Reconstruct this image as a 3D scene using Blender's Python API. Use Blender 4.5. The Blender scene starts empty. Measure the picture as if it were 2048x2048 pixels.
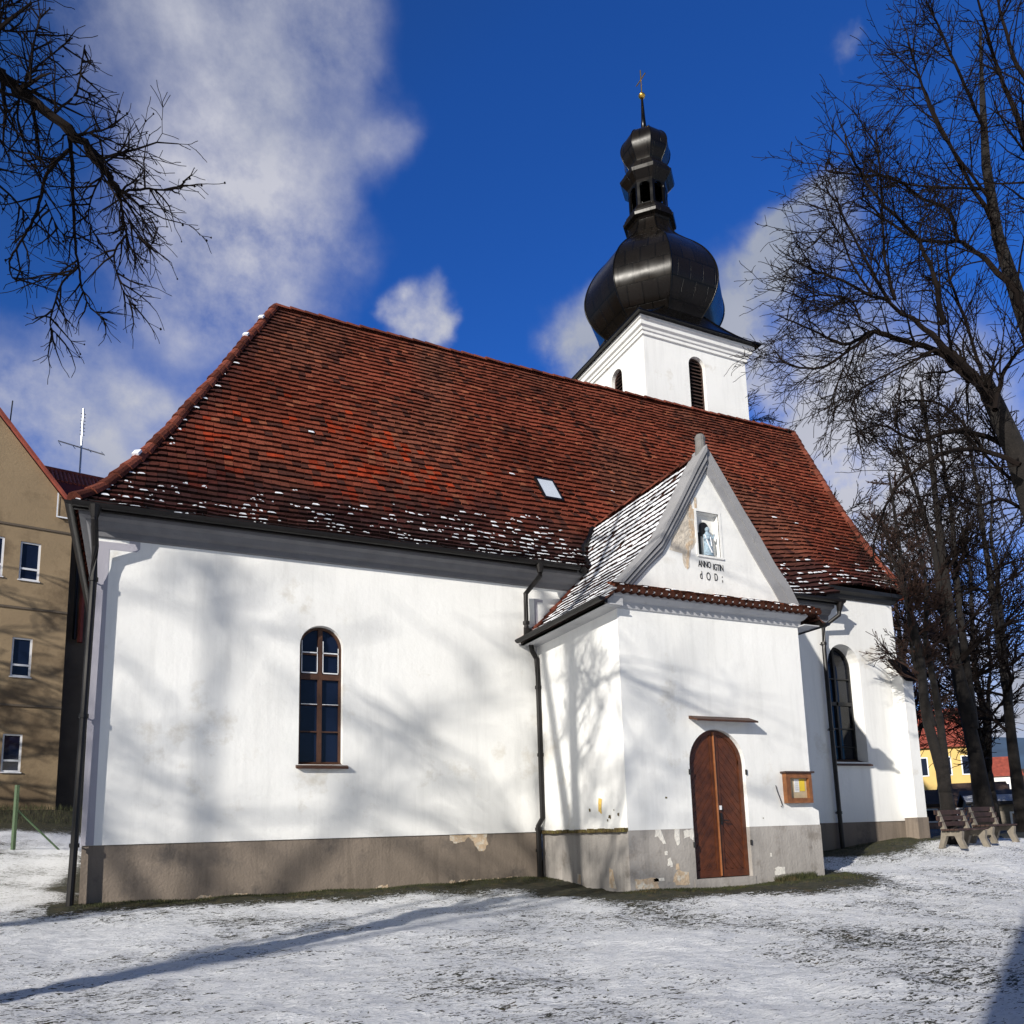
import bpy, bmesh, math, random
from mathutils import Vector, Matrix, noise
from mathutils.geometry import tessellate_polygon
random.seed(7)
SC = bpy.context.scene
COL = SC.collection
rad = math.radians

# ---------------------------------------------------------------- camera
CR = Vector((0.90257331, -0.42951809, -0.02959088))
CU = Vector((-0.04167626, -0.15557076, 0.9869452))
CF = Vector((0.4285143, 0.88955716, 0.15831472))
CC = Vector((0, 0, 0.961))
FPX, PX, PY = 1612.484, 1046.1, 1404.12
cam = bpy.data.cameras.new('camera'); co = bpy.data.objects.new('camera', cam); COL.objects.link(co)
m = Matrix((CR, CU, -CF)).transposed().to_4x4(); m.translation = CC; co.matrix_world = m
cam.sensor_width = 36; cam.lens = FPX / 2048 * 36
cam.shift_x = (1024 - PX) / 2048; cam.shift_y = (PY - 1024) / 2048
cam.clip_start = .1; cam.clip_end = 3000
SC.camera = co
def rayd(u, v): return CR * ((u - PX) / FPX) - CU * ((v - PY) / FPX) + CF
def at(u, v, d): return CC + rayd(u, v) * d          # a point d metres away along the view axis

# ---------------------------------------------------------------- world, sun, exposure
SUN = Vector((-5.65, -3.4, 2.58)).normalized()
SC.view_settings.view_transform = 'Standard'; SC.view_settings.look = 'None'
SC.view_settings.exposure = 0.2; SC.view_settings.gamma = 1
W = bpy.data.worlds.new('World'); SC.world = W; W.use_nodes = True
nt = W.node_tree; nt.nodes.clear()
def N(t, **k):
    n = nt.nodes.new(t)
    for a, b in k.items(): setattr(n, a, b)
    return n
def L(a, b): nt.links.new(a, b)
sky = N('ShaderNodeTexSky'); sky.sky_type = 'NISHITA'; sky.sun_disc = False
sky.sun_elevation = math.asin(SUN.z); sky.sun_rotation = math.atan2(SUN.x, SUN.y)
sky.altitude = 500; sky.dust_density = .4; sky.ozone_density = 4
hs = N('ShaderNodeHueSaturation'); hs.inputs['Saturation'].default_value = 1.1; hs.inputs['Value'].default_value = .8
L(sky.outputs[0], hs.inputs['Color'])
mul = N('ShaderNodeVectorMath', operation='MULTIPLY'); L(hs.outputs[0], mul.inputs[0])
tc = N('ShaderNodeTexCoord')
dts = N('ShaderNodeVectorMath', operation='DOT_PRODUCT'); L(tc.outputs['Generated'], dts.inputs[0]); dts.inputs[1].default_value = SUN
mrs = N('ShaderNodeMapRange'); L(dts.outputs['Value'], mrs.inputs['Value']); mrs.inputs['From Min'].default_value = -.25; mrs.inputs['From Max'].default_value = .45
tmx = N('ShaderNodeMix', data_type='RGBA'); L(mrs.outputs[0], tmx.inputs['Factor']); tmx.inputs['A'].default_value = (.52, 1.18, 2.25, 1); tmx.inputs['B'].default_value = (.95, .85, .75, 1)
L(tmx.outputs['Result'], mul.inputs[1])
def mathn(op, a, b=None, clamp=False):
    n = N('ShaderNodeMath', operation=op); n.use_clamp = clamp
    for i, x in enumerate((a, b)):
        if x is None: continue
        if isinstance(x, (int, float)): n.inputs[i].default_value = x
        else: L(x, n.inputs[i])
    return n.outputs[0]
# cloud banks: a direction in the sky, an angular radius and a weight
CLOUDS = [(400,20,.10,.30),(500,120,.09,.34),(620,10,.06,.36),(560,230,.09,.42),(450,330,.09,.50),(430,470,.11,1.0),(560,500,.09,.72),(400,620,.08,.5),(660,330,.06,.42),(760,245,.045,.42),(300,60,.09,.38),(690,60,.06,.4),
          (60,800,.09,.5),(210,840,.09,.6),(300,790,.05,.6),(60,930,.10,.6),(830,650,.042,1.5),(885,680,.028,1.1),(775,635,.022,.8),(140,700,.06,.35),
          (1150,690,.05,1.2),(1210,630,.04,.9),(1250,520,.02,.4),(1640,430,.04,1.5),(1590,470,.045,1.5),(1530,540,.05,1.5),(1470,640,.07,1.2),(1560,720,.08,1.4),(1660,850,.11,1.6),(1700,700,.07,.8),(1700,480,.04,.7),(1500,760,.05,1.3),
          (1860,800,.09,1.0),(1800,1000,.12,1.4),(1950,950,.10,.8),(1700,100,.018,.5),(1680,140,.014,.4),(1950,1550,.25,.9),(2100,1300,.2,.7)]
CLOUDS = [(rayd(u, v).normalized(), r, w) for u, v, r, w in CLOUDS]
CLOUDS += [(Vector((-.85, -.45, .28)).normalized(), .5, .5), (Vector((-.2, -.9, .4)).normalized(), .45, .5), (Vector((.9, -.3, .25)).normalized(), .4, .6), (Vector((-.9, .3, .2)).normalized(), .35, .7)]  # unseen cloud banks added outside the view to neutralise the fill light
wob = N('ShaderNodeTexNoise'); wob.inputs['Scale'].default_value = 9; wob.inputs['Detail'].default_value = 10
L(tc.outputs['Generated'], wob.inputs['Vector'])
wsub = N('ShaderNodeVectorMath', operation='SUBTRACT'); L(wob.outputs['Color'], wsub.inputs[0]); wsub.inputs[1].default_value = (.5, .5, .5)
wsc = N('ShaderNodeVectorMath', operation='SCALE'); L(wsub.outputs[0], wsc.inputs[0]); wsc.inputs['Scale'].default_value = .13
wadd = N('ShaderNodeVectorMath', operation='ADD'); L(tc.outputs['Generated'], wadd.inputs[0]); L(wsc.outputs[0], wadd.inputs[1])
tot = None
for (d, r, w) in CLOUDS:
    dn = N('ShaderNodeVectorMath', operation='DISTANCE'); L(wadd.outputs[0], dn.inputs[0]); dn.inputs[1].default_value = d
    mr = N('ShaderNodeMapRange'); mr.interpolation_type = 'SMOOTHERSTEP'
    L(dn.outputs['Value'], mr.inputs['Value']); mr.inputs['From Min'].default_value = r * 1.25; mr.inputs['From Max'].default_value = r * .1
    mr.inputs['To Min'].default_value = 0; mr.inputs['To Max'].default_value = w
    tot = mr.outputs[0] if tot is None else mathn('SUBTRACT', mathn('ADD', tot, mr.outputs[0]), mathn('MULTIPLY', tot, mr.outputs[0]))
fb = N('ShaderNodeTexNoise'); fb.inputs['Scale'].default_value = 7; fb.inputs['Detail'].default_value = 12; fb.inputs['Roughness'].default_value = .62
L(tc.outputs['Generated'], fb.inputs['Vector'])
fac = mathn('MULTIPLY', tot, mathn('ADD', mathn('MULTIPLY', fb.outputs['Fac'], 4.2), -1.2), True)
cb = N('ShaderNodeTexNoise'); cb.inputs['Scale'].default_value = 3; cb.inputs['Detail'].default_value = 3
L(tc.outputs['Generated'], cb.inputs['Vector'])
ccr = N('ShaderNodeValToRGB'); ccr.color_ramp.elements[0].position = .28; ccr.color_ramp.elements[0].color = (3.0, 3.5, 4.7, 1)
ccr.color_ramp.elements[1].position = .60; ccr.color_ramp.elements[1].color = (6.3, 6.4, 7.3, 1)
L(cb.outputs['Fac'], ccr.inputs[0])
mx = N('ShaderNodeMix', data_type='RGBA'); L(fac, mx.inputs['Factor']); L(mul.outputs[0], mx.inputs['A']); L(ccr.outputs[0], mx.inputs['B'])
bg = N('ShaderNodeBackground'); bg.inputs['Strength'].default_value = .08
L(mx.outputs['Result'], bg.inputs['Color'])
wo = N('ShaderNodeOutputWorld'); L(bg.outputs[0], wo.inputs[0])
sl = bpy.data.lights.new('sun', 'SUN'); so = bpy.data.objects.new('sun', sl); COL.objects.link(so)
sl.energy = 4.9; sl.angle = rad(.53); sl.color = (1, .945, .86)
so.rotation_euler = SUN.to_track_quat('Z', 'Y').to_euler()

# ---------------------------------------------------------------- materials
MATS = {}
def mat(name, color, rough=.8, metal=0, var=.12, vscale=3, bump=0, bscale=30, spec=.5, tint=False, stain=None, stainscale=1.5, stainthr=.6, detail=5):
    if name in MATS: return MATS[name]
    M = bpy.data.materials.new(name); M.use_nodes = True; t = M.node_tree; b = t.nodes['Principled BSDF']
    b.inputs['Roughness'].default_value = rough; b.inputs['Metallic'].default_value = metal; b.inputs['Specular IOR Level'].default_value = spec
    g = t.nodes.new('ShaderNodeNewGeometry')
    n = t.nodes.new('ShaderNodeTexNoise'); n.inputs['Scale'].default_value = vscale; n.inputs['Detail'].default_value = detail
    t.links.new(g.outputs['Position'], n.inputs['Vector'])
    mr = t.nodes.new('ShaderNodeMapRange'); mr.inputs['From Min'].default_value = .25; mr.inputs['From Max'].default_value = .75
    mr.inputs['To Min'].default_value = 1 - var; mr.inputs['To Max'].default_value = 1 + var
    t.links.new(n.outputs['Fac'], mr.inputs['Value'])
    v = t.nodes.new('ShaderNodeVectorMath'); v.operation = 'SCALE'
    if tint:
        at_ = t.nodes.new('ShaderNodeVertexColor'); at_.layer_name = 'tint'; t.links.new(at_.outputs['Color'], v.inputs[0])
    else: v.inputs[0].default_value = color
    t.links.new(mr.outputs[0], v.inputs['Scale'])
    out = v.outputs[0]
    if stain:
        n2 = t.nodes.new('ShaderNodeTexNoise'); n2.inputs['Scale'].default_value = stainscale; n2.inputs['Detail'].default_value = 8; n2.inputs['Roughness'].default_value = .65
        t.links.new(g.outputs['Position'], n2.inputs['Vector'])
        m2 = t.nodes.new('ShaderNodeMapRange'); m2.inputs['From Min'].default_value = stainthr; m2.inputs['From Max'].default_value = stainthr + .12
        t.links.new(n2.outputs['Fac'], m2.inputs['Value'])
        mm = t.nodes.new('ShaderNodeMix'); mm.data_type = 'RGBA'; t.links.new(m2.outputs[0], mm.inputs['Factor']); t.links.new(out, mm.inputs['A']); mm.inputs['B'].default_value = (*stain, 1)
        out = mm.outputs['Result']
    t.links.new(out, b.inputs['Base Color'])
    if bump:
        nb = t.nodes.new('ShaderNodeTexNoise'); nb.inputs['Scale'].default_value = bscale; nb.inputs['Detail'].default_value = 6
        t.links.new(g.outputs['Position'], nb.inputs['Vector'])
        bb = t.nodes.new('ShaderNodeBump'); bb.inputs['Strength'].default_value = bump; bb.inputs['Distance'].default_value = .02
        t.links.new(nb.outputs['Fac'], bb.inputs['Height']); t.links.new(bb.outputs[0], b.inputs['Normal'])
    MATS[name] = M; return M
def streaks(M, amt=.10):
    t = M.node_tree; b = t.nodes['Principled BSDF']; src = b.inputs['Base Color'].links[0].from_socket
    g = t.nodes.new('ShaderNodeNewGeometry'); mp = t.nodes.new('ShaderNodeMapping'); mp.inputs['Scale'].default_value = (2.2, 2.2, .22)
    n = t.nodes.new('ShaderNodeTexNoise'); n.inputs['Scale'].default_value = 2; n.inputs['Detail'].default_value = 7; n.inputs['Roughness'].default_value = .7
    t.links.new(g.outputs['Position'], mp.inputs[0]); t.links.new(mp.outputs[0], n.inputs['Vector'])
    m = t.nodes.new('ShaderNodeMapRange'); m.inputs['From Min'].default_value = .48; m.inputs['From Max'].default_value = .72; m.inputs['To Min'].default_value = 1; m.inputs['To Max'].default_value = 1 - amt
    t.links.new(n.outputs['Fac'], m.inputs['Value']); v = t.nodes.new('ShaderNodeVectorMath'); v.operation = 'SCALE'
    t.links.new(src, v.inputs[0]); t.links.new(m.outputs[0], v.inputs['Scale']); t.links.new(v.outputs[0], b.inputs['Base Color'])
plaster = mat('white_plaster', (.80, .80, .78), .9, var=.06, vscale=.6, bump=.25, bscale=11, stain=(.62, .59, .53), stainscale=.8, stainthr=.60)
streaks(plaster)
trim = mat('pale_grey_render', (.47, .475, .49), .85, var=.06, bump=.2, stain=(.33, .33, .34), stainscale=4)
band = mat('grey_painted_band', (.38, .37, .42), .9, var=.05, bump=.2)
plinth_m = mat('brown_grey_plinth', (.215, .175, .14), .92, var=.12, vscale=1.6, bump=.5, bscale=22, stain=(.13, .11, .095), stainscale=1.3, stainthr=.56)
plinthp_m = mat('grey_plinth', (.36, .335, .31), .92, var=.10, vscale=2.2, bump=.5, bscale=22, stain=(.25, .225, .20), stainscale=1.8, stainthr=.56)
streaks(plinth_m, .35); streaks(plinthp_m, .3)
peel = mat('bare_tan_plaster', (.55, .42, .29), .95, var=.2, vscale=9, bump=.8, bscale=26, stain=(.62, .58, .5), stainscale=7, stainthr=.5)
moss = mat('mossy_ledge', (.10, .07, .025), .95, var=.5, vscale=25, bump=1, bscale=60, stain=(.16, .14, .03), stainscale=12, stainthr=.5)
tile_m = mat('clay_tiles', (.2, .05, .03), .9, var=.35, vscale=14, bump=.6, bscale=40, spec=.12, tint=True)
snow_m = mat('snow', (.80, .83, .88), .6, var=.05, vscale=6, bump=.5, bscale=30)
pipe_m = mat('dark_brown_metal', (.007, .0055, .005), .42, 0, var=.3, vscale=5, spec=.35)
dome_m = None
gold = mat('gilded_metal', (.85, .5, .1), .28, 1, var=.1)
wood = mat('varnished_wood', (.080, .022, .0065), .5, var=.45, vscale=7, bump=.3, bscale=40)
wood_d = mat('dark_brown_wood', (.055, .021, .009), .6, var=.4, vscale=9, bump=.3)
black = mat('black_iron', (.012, .012, .013), .5, .2, var=.2)
louvre_m = mat('louvre_wood', (.045, .022, .016), .7, var=.4, vscale=9)
bark = mat('dark_bark', (.012, .0095, .008), 1, var=.5, vscale=9, bump=1, bscale=30)
bark2 = mat('brown_bark', (.0075, .0055, .0045), .95, var=.5, vscale=9, bump=1, bscale=30)
twigm = mat('bare_twigs', (.011, .008, .007), 1, var=.3, spec=.1)
twigr = mat('rust_brown_twigs', (.030, .013, .008), .95, var=.5, vscale=2)
white_pvc = mat('white_window_frame', (.78, .79, .82), .4, var=.02)
beige = mat('beige_render', (.30, .22, .13), .95, var=.10, vscale=.7, bump=.4, bscale=9, stain=(.17, .12, .07), stainscale=.3, stainthr=.47)
slate = mat('grey_brown_render', (.12, .095, .07), .95, var=.2, vscale=1.2, bump=.4)
redtile = mat('red_corrugated_tiles', (.26, .055, .035), .8, var=.35, vscale=2, bump=.6, bscale=6)
maroon = mat('shaded_maroon_roof', (.11, .016, .018), .7, var=.15)  # shade on the lower wing roof put into its colour
yellow = mat('yellow_render', (.66, .47, .17), .9, var=.1, vscale=.8)
pink = mat('pinkish_stone_wall', (.40, .25, .2), .95, var=.35, vscale=2.5, bump=.8, bscale=5, stain=(.2, .14, .12), stainscale=1.2, stainthr=.5)
concrete = mat('weathered_concrete', (.20, .175, .14), .9, var=.2, vscale=8, bump=.6)
grass_m = mat('grass_blades', (.035, .040, .012), .9, var=.6, vscale=5, stain=(.09, .065, .028), stainscale=3, stainthr=.55)
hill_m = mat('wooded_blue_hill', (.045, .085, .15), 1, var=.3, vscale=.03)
fence_green = mat('green_painted_post', (.05, .09, .04), .7, var=.2)
paper_w = mat('white_paper', (.8, .8, .78), .8, var=.02)
paper_y = mat('yellow_notice', (.75, .55, .05), .8, var=.05)
cork = mat('pale_board', (.5, .4, .26), .9, var=.12, vscale=9)
steel = mat('galvanised_steel', (.4, .41, .42), .4, .8, var=.1)

def glass(name, col, rough=.04):
    M = mat(name, col, rough, 0, var=.2, vscale=2, spec=.35); return M
glass_d = glass('dark_window_glass', (.006, .008, .014))
glass_b = glass('blue_window_glass', (.007, .012, .032))
glass_sky = mat('skylight_glass', (.55, .6, .66), .2, 0, var=.05, spec=1)

def make_dome():
    M = bpy.data.materials.new('dark_copper_sheet'); M.use_nodes = True; t = M.node_tree; b = t.nodes['Principled BSDF']
    g = t.nodes.new('ShaderNodeNewGeometry')
    uv = t.nodes.new('ShaderNodeUVMap')
    br = t.nodes.new('ShaderNodeTexBrick'); br.inputs['Scale'].default_value = 1; br.inputs['Mortar Size'].default_value = .025
    br.inputs['Brick Width'].default_value = .62; br.inputs['Row Height'].default_value = .85
    br.inputs['Color1'].default_value = (.006, .0048, .004, 1); br.inputs['Color2'].default_value = (.010, .0078, .0062, 1); br.inputs['Mortar'].default_value = (.003, .0025, .002, 1)
    t.links.new(uv.outputs[0], br.inputs['Vector'])
    n = t.nodes.new('ShaderNodeTexNoise'); n.inputs['Scale'].default_value = 1.6; n.inputs['Detail'].default_value = 5; t.links.new(g.outputs['Position'], n.inputs['Vector'])
    mr = t.nodes.new('ShaderNodeMapRange'); mr.inputs['To Min'].default_value = .2; mr.inputs['To Max'].default_value = .33; mr.inputs['From Min'].default_value = .3; mr.inputs['From Max'].default_value = .7
    t.links.new(n.outputs['Fac'], mr.inputs['Value'])
    t.links.new(mr.outputs[0], b.inputs['Roughness']); t.links.new(br.outputs['Color'], b.inputs['Base Color'])
    b.inputs['Metallic'].default_value = 0; b.inputs['Specular IOR Level'].default_value = .22
    bu = t.nodes.new('ShaderNodeBump'); bu.inputs['Strength'].default_value = .6; bu.inputs['Distance'].default_value = .03
    a = t.nodes.new('ShaderNodeMath'); a.operation = 'MULTIPLY_ADD'; a.inputs[1].default_value = .25
    t.links.new(n.outputs['Fac'], a.inputs[0]); inv = t.nodes.new('ShaderNodeMath'); inv.operation = 'SUBTRACT'; inv.inputs[0].default_value = 1; t.links.new(br.outputs['Fac'], inv.inputs[1]); t.links.new(inv.outputs[0], a.inputs[2])
    t.links.new(a.outputs[0], bu.inputs['Height']); t.links.new(bu.outputs[0], b.inputs['Normal'])
    return M
dome_m = make_dome()

# ---------------------------------------------------------------- mesh helpers
class MB:
    def __init__(s): s.v = []; s.f = []; s.c = []; s.uv = None
    def add(s, vs, fs, col=None):
        o = len(s.v); s.v += [tuple(x) for x in vs]
        for f in fs: s.f.append([i + o for i in f]); s.c.append(col)
    def quad(s, a, b, c, d, col=None): s.add([a, b, c, d], [(0, 1, 2, 3)], col)
    def box(s, x0, x1, y0, y1, z0, z1, M=None, col=None):
        vs = [Vector(p) for p in ((x0,y0,z0),(x1,y0,z0),(x1,y1,z0),(x0,y1,z0),(x0,y0,z1),(x1,y0,z1),(x1,y1,z1),(x0,y1,z1))]
        if M: vs = [M @ q for q in vs]
        s.add(vs, [(0,3,2,1),(4,5,6,7),(0,1,5,4),(1,2,6,5),(2,3,7,6),(3,0,4,7)], col)
    def tube(s, pts, r, n=8, cap=True):
        pts = [Vector(p) for p in pts]
        rs = r if isinstance(r, (list, tuple)) else [r] * len(pts)
        o = len(s.v); up = Vector((.13, .27, 1)).normalized()
        for i, p in enumerate(pts):
            d = (pts[min(i + 1, len(pts) - 1)] - pts[max(i - 1, 0)])
            if d.length < 1e-9: d = Vector((0, 0, 1))
            d.normalize(); a = d.cross(up if abs(d.dot(up)) < .95 else Vector((1, 0, 0))).normalized(); b = d.cross(a)
            for k in range(n):
                an = 2 * math.pi * k / n; s.v.append(tuple(p + (a * math.cos(an) + b * math.sin(an)) * rs[i]))
        for i in range(len(pts) - 1):
            for k in range(n):
                k2 = (k + 1) % n; s.f.append([o + i * n + k, o + i * n + k2, o + (i + 1) * n + k2, o + (i + 1) * n + k]); s.c.append(None)
        if cap:
            s.f.append([o + k for k in range(n)][::-1]); s.c.append(None)
            s.f.append([o + (len(pts) - 1) * n + k for k in range(n)]); s.c.append(None)
    def poly(s, pts2, fn, holes=(), col=None):
        """flat polygon with holes: pts2 in (a,b), fn maps (a,b)->3D"""
        loops = [[Vector((a, b, 0)) for a, b in pts2]] + [[Vector((a, b, 0)) for a, b in h] for h in holes]
        flat = [p for l in loops for p in l]
        tri = tessellate_polygon(loops)
        s.add([fn(p.x, p.y) for p in flat], [tuple(t) for t in tri], col)
    def strip(s, la, lb, closed=False, col=None):
        n = len(la)
        for i in range(n if closed else n - 1):
            j = (i + 1) % n; s.quad(la[i], la[j], lb[j], lb[i], col)
    def prism(s, pts2, fn0, fn1, holes=(), col=None):
        s.poly(pts2, fn0, holes, col); s.poly(pts2, fn1, holes, col)
        for l in (pts2, *holes): s.strip([fn0(*p) for p in l], [fn1(*p) for p in l], True, col)
    def sweep(s, path, prof, closed=False):
        """path: 2D points (x,y); profile: (outward offset, z); outward = right-hand side of travel"""
        n = len(path); P = [Vector(p) for p in path]; rows = []
        for i in range(n):
            a = P[i] - P[i - 1] if (i > 0 or closed) else P[1] - P[0]
            b = P[(i + 1) % n] - P[i] if (i < n - 1 or closed) else a
            a = a.normalized(); b = b.normalized(); na = Vector((a.y, -a.x)); nb = Vector((b.y, -b.x))
            mi = (na + nb); mi = mi / max(mi.length_squared / 2, .2)
            rows.append([(P[i].x + mi.x * o, P[i].y + mi.y * o, z) for o, z in prof])
        m = len(prof)
        for i in range(n if closed else n - 1):
            j = (i + 1) % n
            for k in range(m - 1): s.quad(rows[i][k], rows[j][k], rows[j][k + 1], rows[i][k + 1])
        if not closed:
            s.add(rows[0], [tuple(range(m))]); s.add(rows[-1], [tuple(range(m))[::-1]])
    def build(s, name, m, parent=None, smooth=False, normals=True):
        me = bpy.data.meshes.new(name); me.from_pydata(s.v, [], s.f); me.update()
        if any(c is not None for c in s.c):
            at_ = me.color_attributes.new('tint', 'FLOAT_COLOR', 'CORNER')
            data = []
            for f, c in zip(s.f, s.c):
                c = c or (.05, .018, .011); data += [c[0], c[1], c[2], 1.0] * len(f)
            at_.data.foreach_set('color', data)
        if s.uv:
            ul = me.uv_layers.new(name='UVMap'); ul.data.foreach_set('uv', s.uv)
        if normals and len(s.f) < 60000:
            bm = bmesh.new(); bm.from_mesh(me); bmesh.ops.recalc_face_normals(bm, faces=bm.faces); bm.to_mesh(me); bm.free()
        if smooth: me.polygons.foreach_set('use_smooth', [True] * len(me.polygons))
        me.materials.append(m)
        o = bpy.data.objects.new(name, me); COL.objects.link(o)
        if parent: o.parent = parent; o.matrix_parent_inverse = Matrix.Translation(-world_loc(parent))
        return o
def split_build(B, name, m, parent):
    key = {}; par = []
    def find(i):
        while par[i] != i: par[i] = par[par[i]]; i = par[i]
        return i
    ids = []
    for v in B.v:
        k = tuple(round(c, 3) for c in v)
        if k not in key: key[k] = len(par); par.append(len(par))
        ids.append(key[k])
    for f in B.f:
        for i in f[1:]: par[find(ids[i])] = find(ids[f[0]])
    G = {}
    for f, c in zip(B.f, B.c): G.setdefault(find(ids[f[0]]), []).append((f, c))
    for fs in G.values():
        Q = MB(); mp = {}
        for f, c in fs:
            for i in f:
                if i not in mp: mp[i] = len(Q.v); Q.v.append(B.v[i])
            Q.f.append([mp[i] for i in f]); Q.c.append(c)
        Q.build(name, m, parent)
def world_loc(o):
    return LOCS.get(o.name, Vector((0, 0, 0)))
LOCS = {}
def tag(o, label, cat, group=None, kind=None):
    if label: o['label'] = label
    if cat: o['category'] = cat
    if group: o['group'] = group
    if kind: o['kind'] = kind
    return o
def thing(name, label, cat, loc=(0, 0, 0), group=None):
    o = bpy.data.objects.new(name, None); COL.objects.link(o); o.location = loc; o.empty_display_size = .3
    LOCS[o.name] = Vector(loc); return tag(o, label, cat, group)
def lerp(tab, x):
    if x <= tab[0][0]: return tab[0][1]
    for (a, b), (c, d) in zip(tab, tab[1:]):
        if x <= c: return b + (d - b) * (x - a) / (c - a)
    return tab[-1][1]
def S(a, b, x):
    t = max(0, min(1, (x - a) / (b - a))); return t * t * (3 - 2 * t)
def nz(x, y, z=0): return noise.noise(Vector((x, y, z)))
def arch(x0, x1, z0, zt, n=14):
    c = (x0 + x1) / 2; r = (x1 - x0) / 2; zs = zt - r
    return [(x0, z0)] + [(c - r * math.cos(math.pi * i / n), zs + r * math.sin(math.pi * i / n)) for i in range(n + 1)] + [(x1, z0)]

# ---------------------------------------------------------------- terrain
YN, YP = 15.83, 12.43
def gz(x, y):
    z = -.55 + .17 * S(2, 9, y) + .2 * S(9, 12.6, y) * (1 - .2 * S(9, 2, x)) + .16 * S(12.8, 15.8, y)
    z += .12 * S(9, 14, x) * S(8, 13, y) + .36 * S(13.5, 19.5, x) * S(9, 15, y) * (1 - .35 * S(20, 40, x))
    z += 1.55 * S(18, 36, y) * S(5, -4, x)
    z += 1.1 * S(35.5, 41, y) * S(6, 2, x) * S(-60, -20, x)
    return z
def ground():
    def axis(a, b, step, lo, hi):
        v = []; x = a; s_ = step
        while x > lo: s_ *= 1.22; x -= s_; v.append(x)
        v = v[::-1]; x = a
        while x < b: v.append(x); x += step
        s_ = step; v.append(x)
        while x < hi: s_ *= 1.22; x += s_; v.append(x)
        return v
    xs = axis(-6, 20, .07, -1500, 1500); ys = axis(2.4, 16.4, .06, -300, 2200)
    vs = []; col = []
    for y in ys:
        for x in xs:
            z = gz(x, y)
            near = S(60, 20, abs(y - 9)) * S(60, 25, abs(x - 6))
            if near > 0:
                z += near * (.05 * nz(x * .9, y * 1.1) + .028 * nz(x * 3.1 + 5, y * 4.6) + .017 * nz(x * 8, y * 13, 3) + .008 * nz(x * 19, y * 26, 8))
            vs.append((x, y, z))
            # how far snow has melted: a bare belt along the walls
            d = 9
            if x > -1.2: 
                d = min(d, abs(y - YN) if (x < 8 and y < YN + .1) else 9)
            dx = max(8 - x, 0, x - 12.5); dy = max(12.43 - y, 0)
            d = min(d, math.hypot(dx, dy) + .42 + .5 * S(12.0, 13.0, x))
            if x > 12.4: d = min(d, max(YN - y, 0) + .30)
            d = min(d, math.hypot(max(-.9 - x, 0), max(15.8 - y, 0)) + .75)
            wd = 1.2 + .7 * nz(x * .5, y * .5, 7) - .35 * S(5, 1, x) + .25 * S(4, 7, x) - .35 * S(9, 8, x) * 0
            b = S(wd + .8, wd - .9, d)
            if y > 35.2 and x < 8: b = max(b, S(35.2, 36.2, y))
            if y > 60 : b = max(b, .75)
            col.append(b)
    nx = len(xs); fs = [(j * nx + i, j * nx + i + 1, (j + 1) * nx + i + 1, (j + 1) * nx + i) for j in range(len(ys) - 1) for i in range(nx - 1)]
    me = bpy.data.meshes.new('ground'); me.from_pydata(vs, [], fs)
    a = me.color_attributes.new('bare', 'FLOAT_COLOR', 'POINT')
    a.data.foreach_set('color', [c for b in col for c in (b, b, b, 1)])
    me.polygons.foreach_set('use_smooth', [True] * len(me.polygons))
    M = bpy.data.materials.new('patchy_snow_on_grass'); M.use_nodes = True; t = M.node_tree; b = t.nodes['Principled BSDF']
    def nn(ty, **k):
        n = t.nodes.new(ty)
        for q, w in k.items():
            if q in n.inputs: n.inputs[q].default_value = w
            else: setattr(n, q, w)
        return n
    g = nn('ShaderNodeNewGeometry'); vc = nn('ShaderNodeVertexColor', layer_name='bare')
    def noi(sc, det, vec=(1, 1, 1), rough=.6, rot=0):
        mp = nn('ShaderNodeMapping'); mp.inputs['Scale'].default_value = vec; mp.inputs['Rotation'].default_value = (0, 0, rot)
        t.links.new(g.outputs['Position'], mp.inputs['Vector'])
        n = nn('ShaderNodeTexNoise'); n.inputs['Scale'].default_value = sc; n.inputs['Detail'].default_value = det; n.inputs['Roughness'].default_value = rough
        t.links.new(mp.outputs[0], n.inputs['Vector']); return n.outputs['Fac']
    def mth(op, a, c, clamp=False):
        n = nn('ShaderNodeMath', operation=op); n.use_clamp = clamp
        for i, x in enumerate((a, c)):
            if isinstance(x, (int, float)): n.inputs[i].default_value = x
            else: t.links.new(x, n.inputs[i])
        return n.outputs[0]
    fine = noi(10, 7, (.6, 1.7, 1), .66, -.3); mid = noi(.45, 3); speck = noi(34, 5, (.7, 1.5, 1), .68, -.3)
    # bare = attribute + noise
    x = mth('ADD', mth('MULTIPLY', vc.outputs['Color'], .40), mth('ADD', mth('MULTIPLY', fine, .58), mth('MULTIPLY', speck, .62)))
    x = mth('ADD', x, mth('MULTIPLY', mth('SUBTRACT', mid, .5), .42))
    mk = nn('ShaderNodeMapRange'); mk.inputs['From Min'].default_value = .660; mk.inputs['From Max'].default_value = .685; t.links.new(x, mk.inputs['Value'])
    cr = nn('ShaderNodeValToRGB'); e = cr.color_ramp.elements; e[0].position = .3; e[0].color = (.012, .010, .006, 1); e[1].position = .68; e[1].color = (.065, .048, .02, 1)
    q = e.new(.5); q.color = (.026, .028, .009, 1)
    t.links.new(noi(6, 6), cr.inputs[0])
    sr = nn('ShaderNodeValToRGB'); e = sr.color_ramp.elements; e[0].position = .25; e[0].color = (.62, .64, .67, 1); e[1].position = .55; e[1].color = (.87, .88, .90, 1)
    t.links.new(fine, sr.inputs[0])
    mx = nn('ShaderNodeMix', data_type='RGBA'); t.links.new(mk.outputs[0], mx.inputs['Factor']); t.links.new(sr.outputs[0], mx.inputs['A']); t.links.new(cr.outputs[0], mx.inputs['B'])
    t.links.new(mx.outputs['Result'], b.inputs['Base Color']); b.inputs['Roughness'].default_value = .75
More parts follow.
